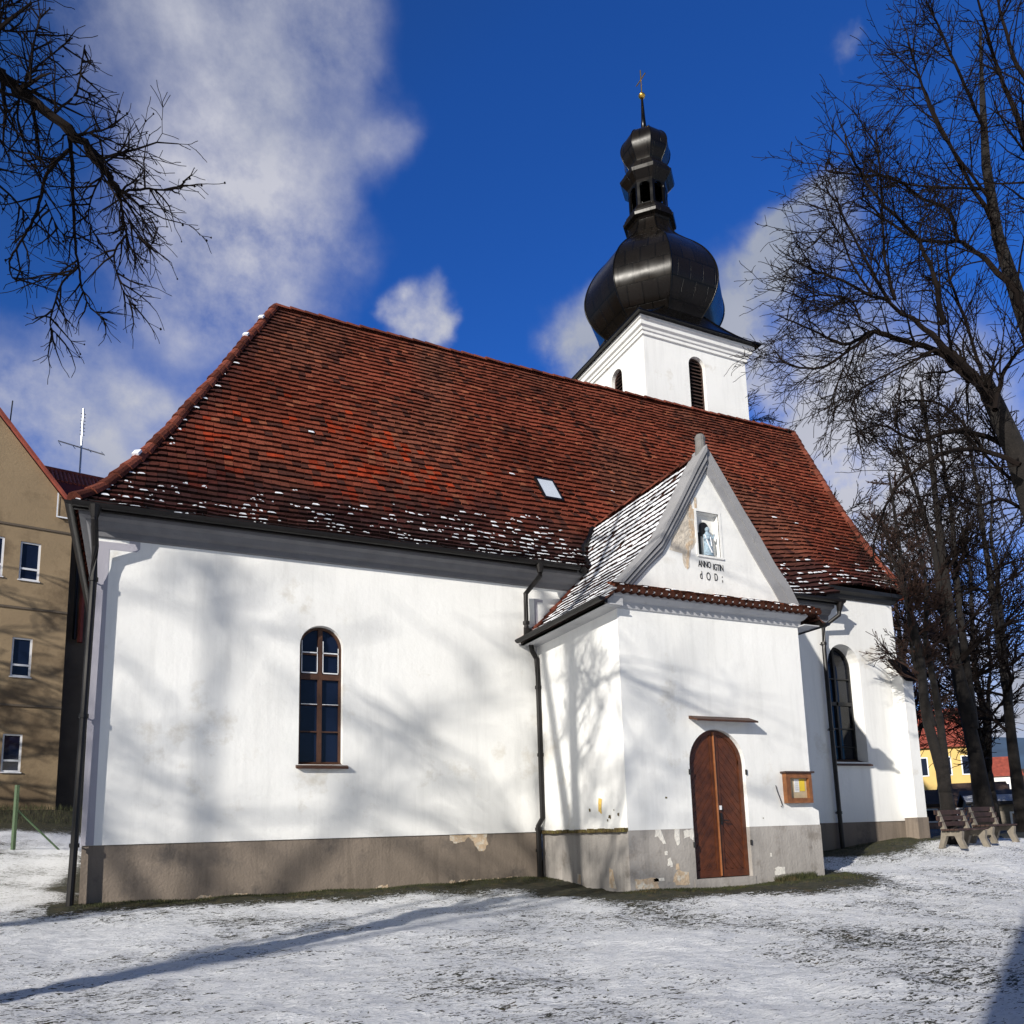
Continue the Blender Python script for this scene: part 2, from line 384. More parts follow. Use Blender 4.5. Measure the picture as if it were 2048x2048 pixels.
    h = mth('ADD', mth('MULTIPLY', fine, 1.4), mth('ADD', mth('MULTIPLY', speck, .5), mth('MULTIPLY', mk.outputs[0], -.35)))
    bu = nn('ShaderNodeBump'); bu.inputs['Strength'].default_value = .9; bu.inputs['Distance'].default_value = .06
    t.links.new(h, bu.inputs['Height']); t.links.new(bu.outputs[0], b.inputs['Normal'])
    me.materials.append(M); o = bpy.data.objects.new('ground', me); COL.objects.link(o); o['kind'] = 'structure'
ground()
# ---- grass belt at the foot of the walls
def grass_blades():
    B = MB(); R = random.Random(3)
    def blade(x, y, h):
        z = gz(x, y) - .015 + .05 * nz(x * .9, y * 1.1); a = R.uniform(0, 6.28); w = R.uniform(.004, .009); l = R.uniform(-.6, .6) * h
        B.add([(x - w * math.cos(a), y - w * math.sin(a), z), (x + w * math.cos(a), y + w * math.sin(a), z), (x + l * math.sin(a), y + l * math.cos(a) * .7, z + h)], [(0, 1, 2)])
    for _ in range(15000): 
        x = R.uniform(-.9, 8); w = .55 + .35 * S(1, 6, x) + .3 * nz(x * .8, 3); y = YN + .02 - abs(R.gauss(0, .5)) * w
        blade(x, y, R.uniform(.02, .06))
    for _ in range(9000):
        x = R.uniform(7.8, 13.2); y = 12.42 - abs(R.gauss(0, .30)) * (.6 + .5 * nz(x, 2) + .4 * S(9, 12, x)); blade(x, y, R.uniform(.015, .06))
    for _ in range(9000):
        x = R.uniform(12.6, 19.5); y = 15.8 - abs(R.gauss(0, 1.0)); blade(x, y, R.uniform(.015, .05))
    for _ in range(1500):
        x = R.uniform(11.3, 12.3); y = 12.40 - abs(R.gauss(0, .06)); blade(x, y, R.uniform(.05, .16))
    for _ in range(9000):
        x = R.uniform(-5, 16); y = R.uniform(5, 15.6); c = nz(x * 1.3, y * 1.3, 9)
        if c > .12 and not (8 < x < 12.6 and y > 12.4): blade(x, y, R.uniform(.008, .025))
    for _ in range(6000):
        x = R.uniform(-9, 2); y = R.uniform(35.5, 42); blade(x, y, R.uniform(.1, .3))
    o = B.build('grass', grass_m, normals=False); o['kind'] = 'stuff'
grass_blades()

# ---------------------------------------------------------------- the church
church = thing('church', 'white village church with red tiled roof, gabled porch and dark onion dome tower', 'church')
def part(B, name, m, parent=church, label=None, smooth=False):
    o = B.build(name, m, parent, smooth)
    if label: o['label'] = label
    return o
X0, X1, YB = -.82, 19.6, 29.2
nwin = arch(2.79, 3.64, 2.36, 5.14); cwin = arch(16.88, 18.07, 2.55, 5.82)
fnS = lambda y: (lambda a, b: (a, y, b))
fnX = lambda x: (lambda a, b: (x, a, b))
# walls
B = MB()
B.poly([(X0, .94), (X1, .94), (X1, 7.35), (17.0, 7.35), (17.0, 6.9), (X0, 6.9)], fnS(YN), [nwin, cwin])
for h, d in ((nwin, .26), (cwin, .45)): B.strip([(a, YN, b) for a, b in h], [(a, YN + d, b) for a, b in h], True)
B.quad((X0, YN, .94), (X0, YB, .94), (X0, YB, 6.9), (X0, YN, 6.9)); B.quad((X1, YN, .94), (X1, YB, .94), (X1, YB, 7.35), (X1, YN, 7.35)); B.quad((X0, YB, .94), (X1, YB, .94), (X1, YB, 6.9), (X0, YB, 6.9))
B.quad((X0, YN, .94), (X1, YN, .94), (X1, YN + .06, .94), (X0, YN + .06, .94))
part(B, 'nave_wall', plaster)
B = MB()
B.box(X0 + .02, 7.95, YN + .025, YN + .4, -1, .938); B.box(12.5, X1 - .02, YN + .025, YN + .4, -1, .938); B.box(X0 + .02, X0 + .4, YN + .4, YB, -1, .938); B.box(X1 - .4, X1 - .02, YN + .4, YB, -1, .938)
split_build(B, 'nave_plinth', plinth_m, church)
# buttress
B = MB()
B.prism([(YN, 1.02), (15.44, 1.02), (15.44, 4.86), (YN, 5.42)], fnX(19.27), fnX(19.66))
part(B, 'buttress', plaster)
B = MB(); B.box(19.25, 19.68, 15.42, YN, -1, 1.02); part(B, 'buttress_plinth', plinth_m)
B = MB(); B.prism([(YN - .01, 5.44), (15.30, 4.78), (15.30, 4.84), (YN - .01, 5.52)], fnX(19.22), fnX(19.72)); part(B, 'buttress_cap', tile_m)
# grey painted frame bands
B = MB(); yb = YN - .005
B.prism([(X0 + .002, .945), (-.62, .945), (-.62, 6.24), (-.18, 6.24), (-.12, 6.30), (-.12, 6.5), (-.30, 6.5), (-.30, 6.38), (X0 + .002, 6.38)], fnS(yb), fnS(YN + .003))
B.prism([(7.98, 4.3), (8.06, 4.3), (8.06, 6.1), (8.2, 6.1), (8.2, 6.16), (7.98, 6.16)], fnS(yb), fnS(YN + .003))
split_build(B, 'painted_band', band, church)
# eaves cornice
B = MB()
prof = [(0, 6.44), (.05, 6.46), (.06, 6.56), (.14, 6.6), (.2, 6.70), (.30, 6.74), (.31, 6.86), (0, 6.88)]
B.sweep([(X0, YB), (X0, YN), (17.0, YN)], [(-a, z) for a, z in prof][::1] if False else prof)
part(B, 'eaves_cornice', mat('shaded_grey_cornice', (.15, .15, .16), .85, var=.15, bump=.2, stain=(.12, .12, .13), stainscale=3))  # cornice colour darkened to hold the shade below the gutter
B = MB(); B.sweep([(17.0, YN), (X1, YN), (X1, YB)], [(0, 7.12), (.06, 7.14), (.10, 7.24), (.22, 7.30), (.24, 7.40), (0, 7.42)]); part(B, 'chancel_cornice', black, label='dark timber eaves board')

# main roof profile
PROF = [(15.40, 6.86), (15.75, 7.13), (16.07, 7.42), (16.95, 8.42), (17.97, 9.8), (19.66, 12.2), (21.16, 14.4), (22.54, 16.39)]
YR, ZR = 22.54, 16.39
def rz(y, x=8):
    z = lerp(PROF, y); return z + .42 * S(15.2, 18.5, x) * (1 - S(15.8, 20, y))
def xl(y): return -1.2 + (y - 15.4) / (YR - 15.4) * 4.32
def xr(y): return 19.95 + (y - 15.4) / (YR - 15.4) * 3.31
# arc-length table of the profile
arcs = [(0, PROF[0][0])]
for (a, b), (c, d) in zip(PROF, PROF[1:]): arcs.append((arcs[-1][0] + math.hypot(c - a, d - b), c))
ALEN = arcs[-1][0]
R = random.Random(11)
def tilecol(x, t, y):
    n = nz(x * .3, y * .45, 1); n2 = nz(x * 1.3, y * 1.3, 5); n3 = nz(x * .12 + 4, y * .9, 8); r = R.random()
    c = Vector((.20, .047, .026)) * (.62 + .55 * r) * (1 + .45 * n + .35 * n3)
    c = c.lerp(Vector((.15, .062, .04)) * (.7 + .6 * r), S(-.1, .5, nz(x * .5, y * .3, 21)) * .7 + .25 * S(.6, 1, t))
    if r > .95: c = Vector((.24, .075, .04)) * (.8 + .4 * R.random())
    if r < .08 + .12 * S(0, .4, n2): c = Vector((.07, .024, .017))
    redp = max(S(.05, .30, nz(x * .55 + 3, y * .75, 2) + .25 * n2) * S(.5, .25, t) * S(9, 5, x) * .6, math.exp(-((x - 4.6) / 1.5) ** 2 - ((t - .33) / .12) ** 2) * S(-.25, .1, n2))
    if R.random() < redp * .7: c = Vector((.30, .040, .014)) * (.6 + .7 * R.random())
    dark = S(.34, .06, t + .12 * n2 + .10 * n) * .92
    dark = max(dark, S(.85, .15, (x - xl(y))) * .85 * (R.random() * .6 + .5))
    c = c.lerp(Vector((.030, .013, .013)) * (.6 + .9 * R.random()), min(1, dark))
    return tuple(c)
def tiles(B, SB, ncourse, surf, xrange, tw, colf, snowf, thick=.062, jit=.014, t0=0, t1=1):
    """surf(a,t)->(point, normal); courses of separate tiles, each lapped over the one below"""
    for k in range(ncourse):
        ta = t0 + (t1 - t0) * k / ncourse; tb = t0 + (t1 - t0) * (k + 1.12) / ncourse; tb = min(tb, t1)
        lo, hi = xrange(ta)
        a = lo - (R.random() * tw * .5) - (tw * .5 if k % 2 else 0)
        while a < hi:
            b = a + tw * (.96 + .08 * R.random()) 
            aa, bb = max(a, lo), min(b, hi)
            if bb - aa > .02:
                lo2, hi2 = xrange(tb); ua, ub = min(max(aa, lo2), hi2), min(max(bb, lo2), hi2)
                g = .004 if bb - aa > .05 else 0
                j = R.uniform(-jit, jit); th = thick + R.uniform(-.006, .012); tj = (t1 - t0) / ncourse * .08 * R.uniform(-1, 1)
                c = colf((aa + bb) / 2, ta)
                p0, n0 = surf(aa + g, ta + tj); p1, n1 = surf(bb - g, ta + tj); p2, n2 = surf(ub - g * .5, tb); p3, n3 = surf(ua + g * .5, tb)
                q0, q1, q2, q3 = p0 + n0 * (th + j * .4), p1 + n1 * (th - j * .4), p2 + n2 * .006, p3 + n3 * .006
                B.add([q0, q1, q2, q3, p0 - n0 * .01, p1 - n1 * .01], [(0, 1, 2, 3), (4, 0, 3), (5, 2, 1)], c); B.add([q0, q1, p0 - n0 * .01, p1 - n1 * .01], [(2, 3, 1, 0)], tuple(Vector(c) * .3))  # tile butts tinted darker, painting in the shade under each course
                s = snowf((aa + bb) / 2, ta)
                for (f0, f1, e0, e1, hh) in ([] if not s else s if isinstance(s, list) else [s]):
                    def P(fx, ft, h):
                        l = q0.lerp(q1, fx); m_ = q3.lerp(q2, fx); return l.lerp(m_, ft) + n0 * h
                    w1_, w2_ = (e1 - e0) * .12, (f1 - f0) * .15; SB.add([P(e0, f0 + w2_ * R.random(), .004), P(e1, f0, .004), P(e1 - w1_ * 2 * R.random(), f1, .004), P(e0 + w1_ * 2 * R.random(), f1, .004), P(e0 + w1_, f0 + w2_, hh), P(e1 - w1_, f0 + w2_, hh), P(e1 - w1_ * 2, f1 - w2_, hh), P(e0 + w1_ * 2, f1 - w2_, hh)],
                           [(4, 5, 6, 7), (0, 1, 5, 4), (1, 2, 6, 5), (2, 3, 7, 6), (3, 0, 4, 7)])
            a = b
def surfS(x, t):
    y = lerp(arcs, t * ALEN); w = .035 * nz(x * .45, t * 5, 4) + .02 * nz(x * 1.7, t * 22, 9)
    sag = -.10 * math.sin(math.pi * min(1, max(0, (x - 3) / 20))) * t
    e = .02; y2 = min(y + e, YR); y1 = y2 - e; dz = (rz(y2, x) - rz(y1, x)) / e
    nrm = Vector((0, -dz, 1)).normalized()
    return Vector((x, y, rz(y, x) + sag)) + nrm * (w + .03), nrm
def snowS(x, t):
    y = lerp(arcs, t * ALEN)
    p = .85 * S(.20, .05, t + .04 * nz(x * .6, 3)) * S(-.1, .25, nz(x * 1.3, t * 30, 6) + .04)
    p = max(p, .92 * S(.24, .12, t) * S(4.6, 8.6, x + 1.0 * nz(x, t * 9)) * S(9.6, 8.9, x) * S(-.4, .1, nz(x * 2, t * 40, 3)))
    p = max(p, .95 * S(.20, .10, t) * S(12.0, 13.0, x) * S(17, 15.5, x))
    p = max(p, .30 * S(.10, .02, t) * S(12.0, 14.0, x))
    p = max(p, .5 * S(.45, .1, x - xl(y)) * S(.75, .3, t)) if y < 21.5 else p
    p = max(p, .012 * S(.5, .2, t))
    if R.random() > p: return None
    big = S(4.6, 8.6, x) * S(9.6, 8.9, x) + S(12, 13, x)
    if R.random() < .35 + .3 * big: return (R.uniform(-.04, .12), R.uniform(.25, .5), R.uniform(-.02, .2), R.uniform(.75, 1.12), R.uniform(.008, .018))
    out = []
    for _ in range(R.choice((1, 2, 2, 3))):
        a = R.uniform(0, .8); f = R.uniform(0, .6); out.append((f, f + R.uniform(.1, .25), a, a + R.uniform(.12, .4), R.uniform(.008, .018)))
    return out
TC = .028     # the eaves step up over the chancel
def xrS(t):
    y = lerp(arcs, t * ALEN); h = xr(y)
    return xl(y), (17.1 if t < TC else h)
B, SB = MB(), MB()
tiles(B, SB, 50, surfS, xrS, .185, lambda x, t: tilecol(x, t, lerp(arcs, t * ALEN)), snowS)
# hips and north slope
def surfW(a, t):      # a = y along the west hip
    z = lerp(PROF, lerp(arcs, t * ALEN)); yy = lerp(arcs, t * ALEN); x = xl(yy)
    n = Vector((-1, 0, .55)).normalized(); return Vector((x, a, z)) + n * .03, n
def rgW(t): yy = lerp(arcs, t * ALEN); return yy, 2 * YR - yy
dk = lambda x, t: tuple(Vector((.13, .035, .022)) * (.6 + .8 * R.random()))
no = lambda x, t: None
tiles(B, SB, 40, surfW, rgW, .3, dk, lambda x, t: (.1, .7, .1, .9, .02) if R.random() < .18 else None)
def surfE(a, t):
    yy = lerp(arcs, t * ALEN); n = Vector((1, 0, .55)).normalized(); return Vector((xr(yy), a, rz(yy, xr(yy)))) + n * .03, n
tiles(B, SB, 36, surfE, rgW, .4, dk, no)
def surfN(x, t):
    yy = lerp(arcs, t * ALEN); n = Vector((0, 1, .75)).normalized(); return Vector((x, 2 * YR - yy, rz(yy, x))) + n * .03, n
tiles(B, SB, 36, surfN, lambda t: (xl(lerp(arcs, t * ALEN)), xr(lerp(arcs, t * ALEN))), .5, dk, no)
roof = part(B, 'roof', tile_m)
part(SB, 'roof_snow', snow_m, roof)
# ridge and hip tiles
def ridge_tiles(B, pts, r=.12, step=.36, snow=None):
    for a, b in zip(pts, pts[1:]):
        a, b = Vector(a), Vector(b); n = max(1, int((b - a).length / step))
        for i in range(n):
            p = a.lerp(b, i / n); q = a.lerp(b, (i + 1.12) / n); c = tuple(Vector((.17, .05, .032)) * R.uniform(.4, 1.2)); j = Vector((R.uniform(-.012, .012), 0, R.uniform(-.015, .02)))
            o = len(B.v); d = (q - p).normalized(); sd = d.cross(Vector((0, 0, 1))).normalized(); up = sd.cross(d)
            vs = []
            for (pp, rr) in ((p + j, r * 1.16), (q + j, r * .92)):
                for k in range(7):
                    an = math.pi * k / 6; vs.append(pp + sd * math.cos(an) * rr + up * (math.sin(an) * rr - .02))
            B.add(vs, [(k, k + 1, k + 8, k + 7) for k in range(6)] + [tuple(range(7))], c)
            if snow is not None and R.random() < snow[1]:
                P = p.lerp(q, .3) + up * r * 1.05; snow[0].box(-.08, .09, -.07, .07, -.02, .03, Matrix.Translation(P) @ Matrix((d, sd, up)).transposed().to_4x4())
B, SB = MB(), MB()
hipw = [(xl(y), y, rz(y, 0) + .09) for y in (15.4, 15.75, 16.07, 16.95, 17.97, 19.66, 21.16, 22.54)]
ridge_tiles(B, hipw, snow=(SB, .16))
rl = [(x, YR, ZR + .09 - .10 * math.sin(math.pi * min(1, max(0, (x - 3) / 20))) + .02 * nz(x, 3)) for x in [3.12 + i * 1.26 for i in range(17)]]
ridge_tiles(B, rl)
ridge_tiles(B, [(xr(y), y, rz(y, 20) + .08) for y in (15.4, 16.07, 16.95, 17.97, 19.66, 21.16, 22.54)])
o = part(B, 'ridge_tiles', tile_m, roof); part(SB, 'ridge_snow', snow_m, roof)
# gutters
def gutter(B, path3, r=.075):
    pts = [Vector(p) for p in path3]
    for a, b in zip(pts, pts[1:]):
        d = (b - a).normalized(); sd = d.cross(Vector((0, 0, 1))).normalized(); up = Vector((0, 0, 1)); n = 9
        A = [a + sd * math.cos(math.pi * k / (n - 1)) * r - up * math.sin(math.pi * k / (n - 1)) * r for k in range(n)]
        Bq = [b + sd * math.cos(math.pi * k / (n - 1)) * r - up * math.sin(math.pi * k / (n - 1)) * r for k in range(n)]
        B.strip(A, Bq); A2 = [a + (v - a) * .88 for v in A]; B2 = [b + (v - b) * .88 for v in Bq]; B.strip(A2, B2)
        B.add(A, [tuple(range(n))]); B.add(Bq, [tuple(range(n))])
B = MB()
gutter(B, [(-1.22, 15.32, 6.88), (8.9, 15.32, 6.88)], .085); gutter(B, [(11.6, 15.32, 6.88), (17.15, 15.32, 6.9)], .085)
gutter(B, [(-1.27, 15.3, 6.88), (-1.27, 29, 6.88)])
B.box(-1.2, 8.9, 15.4, 15.46, 6.78, 6.98); B.box(11.6, 17.1, 15.4, 15.46, 6.78, 6.98)
for i in range(11): B.tube([(-1 + i * .95, 15.23, 6.9), (-1 + i * .95, 15.42, 6.99)], .012, 4)
part(B, 'gutter', pipe_m)
# dark valley between nave and porch roofs + soffit
B = MB()
for a, b in zip([15.45, 15.83, 16.2, 16.6], [15.83, 16.2, 16.6, 16.72]):
    pass
B.quad((8.95, 15.33, 6.72), (9.2, 15.33, 7.0), (9.45, 15.9, 7.42), (9.12, 15.9, 7.1))
B.tube([(9.02, 15.32, 6.80), (9.3, 15.83, 7.13), (9.6, 16.3, 7.74), (10.0, 16.62, 8.15), (10.2, 16.78, 8.5)], .085, 6)
part(B, 'valley_gutter', pipe_m)
# downpipes
def downpipe(pts, joints=(), r=.058, parent=church):
    B = MB(); P = []
    for i, p in enumerate(pts): P.append(p)
    B.tube(P, r, 10)
    for j in joints: B.tube([(j[0], j[1], j[2] - .035), (j[0], j[1], j[2] + .035)], r * 1.3, 10); B.tube([(j[0], j[1], j[2]), (j[0], j[1] + .14, j[2])], .015, 5)
    return part(B, 'downpipe', pipe_m, smooth=False)
yp = 15.70
B = MB()
downpipe([(-.86, 15.33, 6.82), (-.86, 15.33, 6.60), (-.84, 15.6, 6.2), (-.84, 15.66, 5.7), (-.87, 15.66, 3.15), (-.90, 15.66, 1.0), (-.92, 15.64, -.2)], [(-.87, 15.66, 3.15), (-.84, 15.66, 5.6), (-.90, 15.66, .95)], .062)
downpipe([(7.9, 15.33, 6.82), (7.9, 15.33, 6.55), (7.70, 15.68, 6.22), (7.70, 15.7, 5.30)], [(7.7, 15.7, 5.55)])
downpipe([(7.70, 15.7, 5.34), (7.71, 15.7, 5.16), (7.80, 15.7, 5.07), (7.83, 15.7, 4.91), (7.93, 15.7, 4.74), (7.95, 15.7, 4.2), (7.95, 15.7, 1.24), (7.84, 15.7, 1.07), (7.84, 15.7, -.1)], [(7.95, 15.7, 4.1), (7.95, 15.7, 2.6), (7.84, 15.7, 1.0), (7.84, 15.7, .55)])
downpipe([(17.02, 15.34, 6.8), (17.0, 15.4, 6.5), (16.68, 15.68, 6.2), (16.66, 15.7, 5.6), (16.66, 15.7, 3.5), (16.68, 15.7, .1)], [(16.66, 15.7, 5.75), (16.66, 15.7, 3.4), (16.67, 15.7, 1.2)])
B = MB()
B.tube([(-.86, 15.33, 6.84), (-.86, 15.33, 6.62)], [.12, .06], 10); B.tube([(7.9, 15.33, 6.84), (7.9, 15.33, 6.62)], [.1, .06], 10); B.tube([(17.02, 15.34, 6.84), (17.0, 15.38, 6.6)], [.11, .06], 10); B.tube([(7.70, 15.62, 5.42), (7.7, 15.7, 5.2)], [.1, .07], 8)
split_build(B, 'rainwater_head', pipe_m, church)
# skylight
B = MB()
a, an = surfS(9.08, .40)
def onroof(x, y, h):
    d = 1.37; n = Vector((0, -d, 1)).normalized(); return Vector((x, y, rz(y, x) - .07)) + n * h
fr = [(9.32, 17.76), (9.88, 17.76), (9.88, 18.36), (9.32, 18.36)]
B.strip([onroof(*p, 0) for p in fr], [onroof(*p, .17) for p in fr], True)
inn = [(9.37, 17.81), (9.83, 17.81), (9.83, 18.31), (9.37, 18.31)]
B.strip([onroof(*p, .17) for p in fr], [onroof(*p, .17) for p in inn], True)
o = part(B, 'skylight', pipe_m, roof)
B2 = MB(); B2.add([onroof(*p, .165) for p in inn], [(0, 1, 2, 3)]); part(B2, 'skylight_pane', glass_sky, roof)

# nave window and chancel window
def window(holepts, y, x0, x1, z0, zt, mull, fr, transoms, name='window', gl=glass_d, fm=None):
    B = MB(); c = (x0 + x1) / 2; r = (x1 - x0) / 2; ins = arch(x0 + fr, x1 - fr, z0 + fr, zt - fr)
    B.prism(arch(x0 - .01, x1 + .01, z0 - .01, zt + .01), fnS(y - .05), fnS(y + .04), [ins])
    B.box(c - mull / 2, c + mull / 2, y - .055, y + .035, z0 + fr * .5, zt - fr * .5)
    for z, w in transoms: B.box(x0 + .01, x1 - .01, y - .05 - w * .05, y + .03, z - w / 2, z + w / 2)
    w_ = part(B, name, fm or wood_d)
    G = MB(); G.poly(arch(x0, x1, z0, zt), fnS(y + .005)); part(G, 'pane', gl, w_)
    return w_
w1 = window(nwin, YN + .2, 2.79, 3.64, 2.36, 5.14, .085, .05, [(4.12, .11), (4.58, .03), (3.56, .025), (3.02, .025)], gl=glass_b)
B = MB()   # white putty lines of the opening casements
for x0, x1 in ((2.85, 3.165), (3.265, 3.58)):
    for z in (4.19, 4.60): B.box(x0, x1, YN + .135, YN + .15, z, z + .02)
    B.box(x0, x0 + .012, YN + .135, YN + .15, 4.19, 4.85); B.box(x1 - .012, x1, YN + .135, YN + .15, 4.19, 4.72)
    B.box(x0, x1, YN + .135, YN + .15, 3.56, 3.572)
split_build(B, 'white_casement_bead', white_pvc, w1)
B = MB(); B.prism([(YN + .2, 2.43), (YN - .1, 2.31), (YN - .1, 2.27), (YN + .2, 2.36)], fnX(2.74), fnX(3.74)); part(B, 'window_sill', wood_d, w1)
w2 = window(cwin, YN + .4, 16.88, 18.07, 2.55, 5.82, .07, .06, [(4.2, .10), (3.5, .03), (4.9, .03), (3.0, .03)], fm=black)
B = MB(); B.prism([(YN + .4, 2.66), (YN - .08, 2.48), (YN - .08, 2.44), (YN + .4, 2.56)], fnX(16.84), fnX(18.14)); part(B, 'window_sill', wood_d, w2)

# ---------------------------------------------------------------- porch
PA, PB = 8.0, 12.48
door = arch(9.45, 10.79, -.02, 2.81, 20)
B = MB()
outer = [(PA, .92), (9.45, .92)] + door[1:-1] + [(10.79, .92), (PB, .92), (PB, 5.3), (PA, 5.3)]
B.poly(outer, fnS(YP))
B.strip([(a, YP, b) for a, b in door], [(a, YP + .16, b) for a, b in door])
B.poly([(YP, .92), (YN, .92), (YN, 5.3), (YP, 5.3)], fnX(PA)); B.poly([(YP, .92), (YN, .92), (YN, 5.3), (YP, 5.3)], fnX(PB))
B.prism([(PB - .01, .92), (12.63, .92), (12.63, 1.2), (PB - .01, 1.27)], fnS(YP + .002), fnS(YN))
part(B, 'porch_wall', plaster)
B = MB()
B.box(PA - .004, 9.452, YP - .006, YP + .3, -1, .918); B.box(10.788, 12.64, YP - .006, YP + .3, -1, .918); B.box(PA - .004, PA + .3, YP + .3, YN, -1, .9); B.box(12.3, 12.64, YP + .3, YN, -1, .918)
B.box(9.4, 10.85, YP - .02, YP + .4, -1, -.015)
split_build(B, 'porch_plinth', plinthp_m, church)
B = MB()
for i in range(34):
    y = YP + i * .1; B.box(PA - .075 - R.uniform(0, .03), PA + .01, y, y + .101, .90 + R.uniform(-.012, .004), .955 + R.uniform(-.01, .02))
part(B, 'mossy_ledge', moss, label='mossy brown ledge above the porch plinth')
# porch door
dr = MB()
def inarch(x, m=.0): 
    c, r = 10.12, .67 - m; return 2.14 + math.sqrt(max(0, r * r - (x - c) ** 2))
yd = YP + .13
leafA, leafB = MB(), MB()
for LB, x0, x1, sgn in ((leafA, 9.46, 10.115, 1), (leafB, 10.125, 10.78, -1)):
    # stiles
    s0, s1 = x0 + .085, x1 - .085
    for a, b in ((x0, s0), (s1, x1)):
        LB.prism([(a, 0), (b, 0)] + [(b - (b - a) * k / 4, inarch(b - (b - a) * k / 4, .012)) for k in range(5)], fnS(yd - .045), fnS(yd + .02))
    LB.box(s0, s1, yd - .044, yd + .02, 0, .13)
    n = 12; LB.prism([(s0, inarch(s0, .10))] + [(s0 + (s1 - s0) * k / n, inarch(s0 + (s1 - s0) * k / n, .012)) for k in range(n + 1)] + [(s1, inarch(s1, .10))] + [(s1 - (s1 - s0) * k / n, inarch(s1 - (s1 - s0) * k / n, .09)) for k in range(n + 1)], fnS(yd - .043), fnS(yd + .02))
    # diagonal boards, each with its own tone; clipped to the panel
    wd = .105; w_ = s1 - s0; slope = 1.25
    z = -1.2
    while z < 3.0:
        pts = []
        n = 6
        lo = [(s0 + w_ * k / n, z + slope * (w_ * k / n if sgn > 0 else w_ * (1 - k / n))) for k in range(n + 1)]
        hi_ = [(a, b + wd * 1.5) for a, b in lo][::-1]
        cl = [(a, min(max(b, .125), inarch(a, .05))) for a, b in lo]; ch = [(a, min(max(b, .125), inarch(a, .05))) for a, b in hi_]
        if sum(abs(b - d) for (a, b), (c, d) in zip(cl, ch[::-1])) > .05:
            j = R.uniform(0, .008)
            LB.strip([(a, yd - .022 - j, b) for a, b in cl], [(a, yd - .022 - j, b - .012) for a, b in ch[::-1]])
            LB.strip([(a, yd - .022 - j, b) for a, b in cl], [(a, yd, b - .006) for a, b in cl])
            LB.strip([(a, yd - .022 - j, b - .012) for a, b in ch[::-1]], [(a, yd, b) for a, b in ch[::-1]])
        z += wd * 1.5
drw = part(leafA, 'door', wood); drw2 = part(leafB, 'door', wood)
B = MB(); B.poly(arch(9.46, 10.78, 0, 2.80, 20), fnS(yd + .012)); part(B, 'door_backing', louvre_m, drw)
B = MB(); B.tube([(10.105, yd - .06, .02), (10.105, yd - .06, 2.76)], .022, 6); part(B, 'door_moulding', mat('light_wood_strip', (.24, .085, .027), .4, var=.3, vscale=9), drw)
B = MB(); B.box(10.165, 10.20, yd - .065, yd - .045, .98, 1.20); B.tube([(10.18, yd - .05, 1.06), (10.18, yd - .12, 1.06), (10.30, yd - .12, 1.05)], .012, 6); part(B, 'door_handle', black, drw2)
B = MB(); B.box(10.16, 10.2, yd - .07, yd - .045, 1.26, 1.34); part(B, 'lock_plate', white_pvc, drw2)
for x, dd in ((9.44, drw), (10.80, drw2)):
    for z in (.62, 1.98):
        B = MB(); B.tube([(x, YP - .012, z - .05), (x, YP - .012, z + .05)], .022, 6); part(B, 'hinge', black, dd)
# hood board over the door
B = MB(); B.prism([(YP, 3.0), (YP - .26, 2.93), (YP - .26, 2.965), (YP, 3.06)], fnX(9.50), fnX(10.98)); part(B, 'door_hood', wood_d)
# porch cornice
B = MB(); pc = [(0, 5.04), (.03, 5.05), (.05, 5.10), (.05, 5.16), (.10, 5.19), (.16, 5.26), (.16, 5.31), (0, 5.33)]
B.sweep([(PA, YN), (PA, YP), (PB, YP), (PB, YN)], pc); part(B, 'porch_cornice', trim)
# gable wall with niche hole
GL = [(8.12, 5.33), (8.43, 5.9), (9.0, 6.5), (9.42, 7.18), (10.04, 8.2), (10.30, 8.66)]
GRt = [(10.36, 8.66), (10.64, 8.24), (11.22, 7.40), (11.59, 6.88), (11.95, 6.32), (12.33, 5.85), (12.52, 5.33)]
niche = [(10.0, 6.34), (10.56, 6.34), (10.56, 7.27), (10.0, 7.27)]
B = MB(); B.prism(GL + GRt, fnS(YP), fnS(YP + .32), [niche]); B.poly(niche, fnS(YP + .13)); gab = part(B, 'gable', plaster)
def off(pts, d):  # shift polyline inward (towards x=10.3, down)
    return [(x + d * (1 if x < 10.33 else -1), z - d * .35) for x, z in pts]
GLo = [(8.0, 5.50), (8.43, 5.95), (9.0, 6.54), (9.42, 7.22), (10.04, 8.29), (10.31, 8.72)]
GRo = [(10.35, 8.72), (10.64, 8.30), (11.22, 7.45), (11.59, 6.94), (11.95, 6.38), (12.33, 5.91), (12.56, 5.50)]
GLi = [(8.34, 5.50), (8.76, 5.93), (9.10, 6.24), (9.50, 6.86), (10.06, 7.76), (10.31, 8.16)]
GRi = [(10.33, 8.12), (10.60, 7.72), (10.98, 7.14), (11.34, 6.56), (11.68, 6.06), (11.86, 5.82), (12.06, 5.50)]
mid = lambda A, Bq, f: [(a[0] + (b[0] - a[0]) * f, a[1] + (b[1] - a[1]) * f) for a, b in zip(A, Bq)]
B = MB()
for f0, f1, pr_ in ((0, .26, .11), (.26, .36, .0), (.36, .58, .085), (.58, .66, .0), (.66, .84, .055), (.84, 1, .02)):
    B.prism(mid(GLo, GLi, f0) + mid(GLo, GLi, f1)[::-1], fnS(YP - .006 - pr_), fnS(YP + (.36 if f0 == 0 else .01)))
B.prism(GRo + mid(GRo, GRi, .5)[::-1], fnS(YP - .05), fnS(YP + .36))
B.prism(mid(GRo, GRi, .5) + GRi[::-1], fnS(YP - .035), fnS(YP + .01))
split_build(B, 'verge_moulding', mat('grey_verge_render', (.27, .27, .28), .9, var=.12, bump=.3, stain=(.18, .18, .18), stainscale=3), gab)
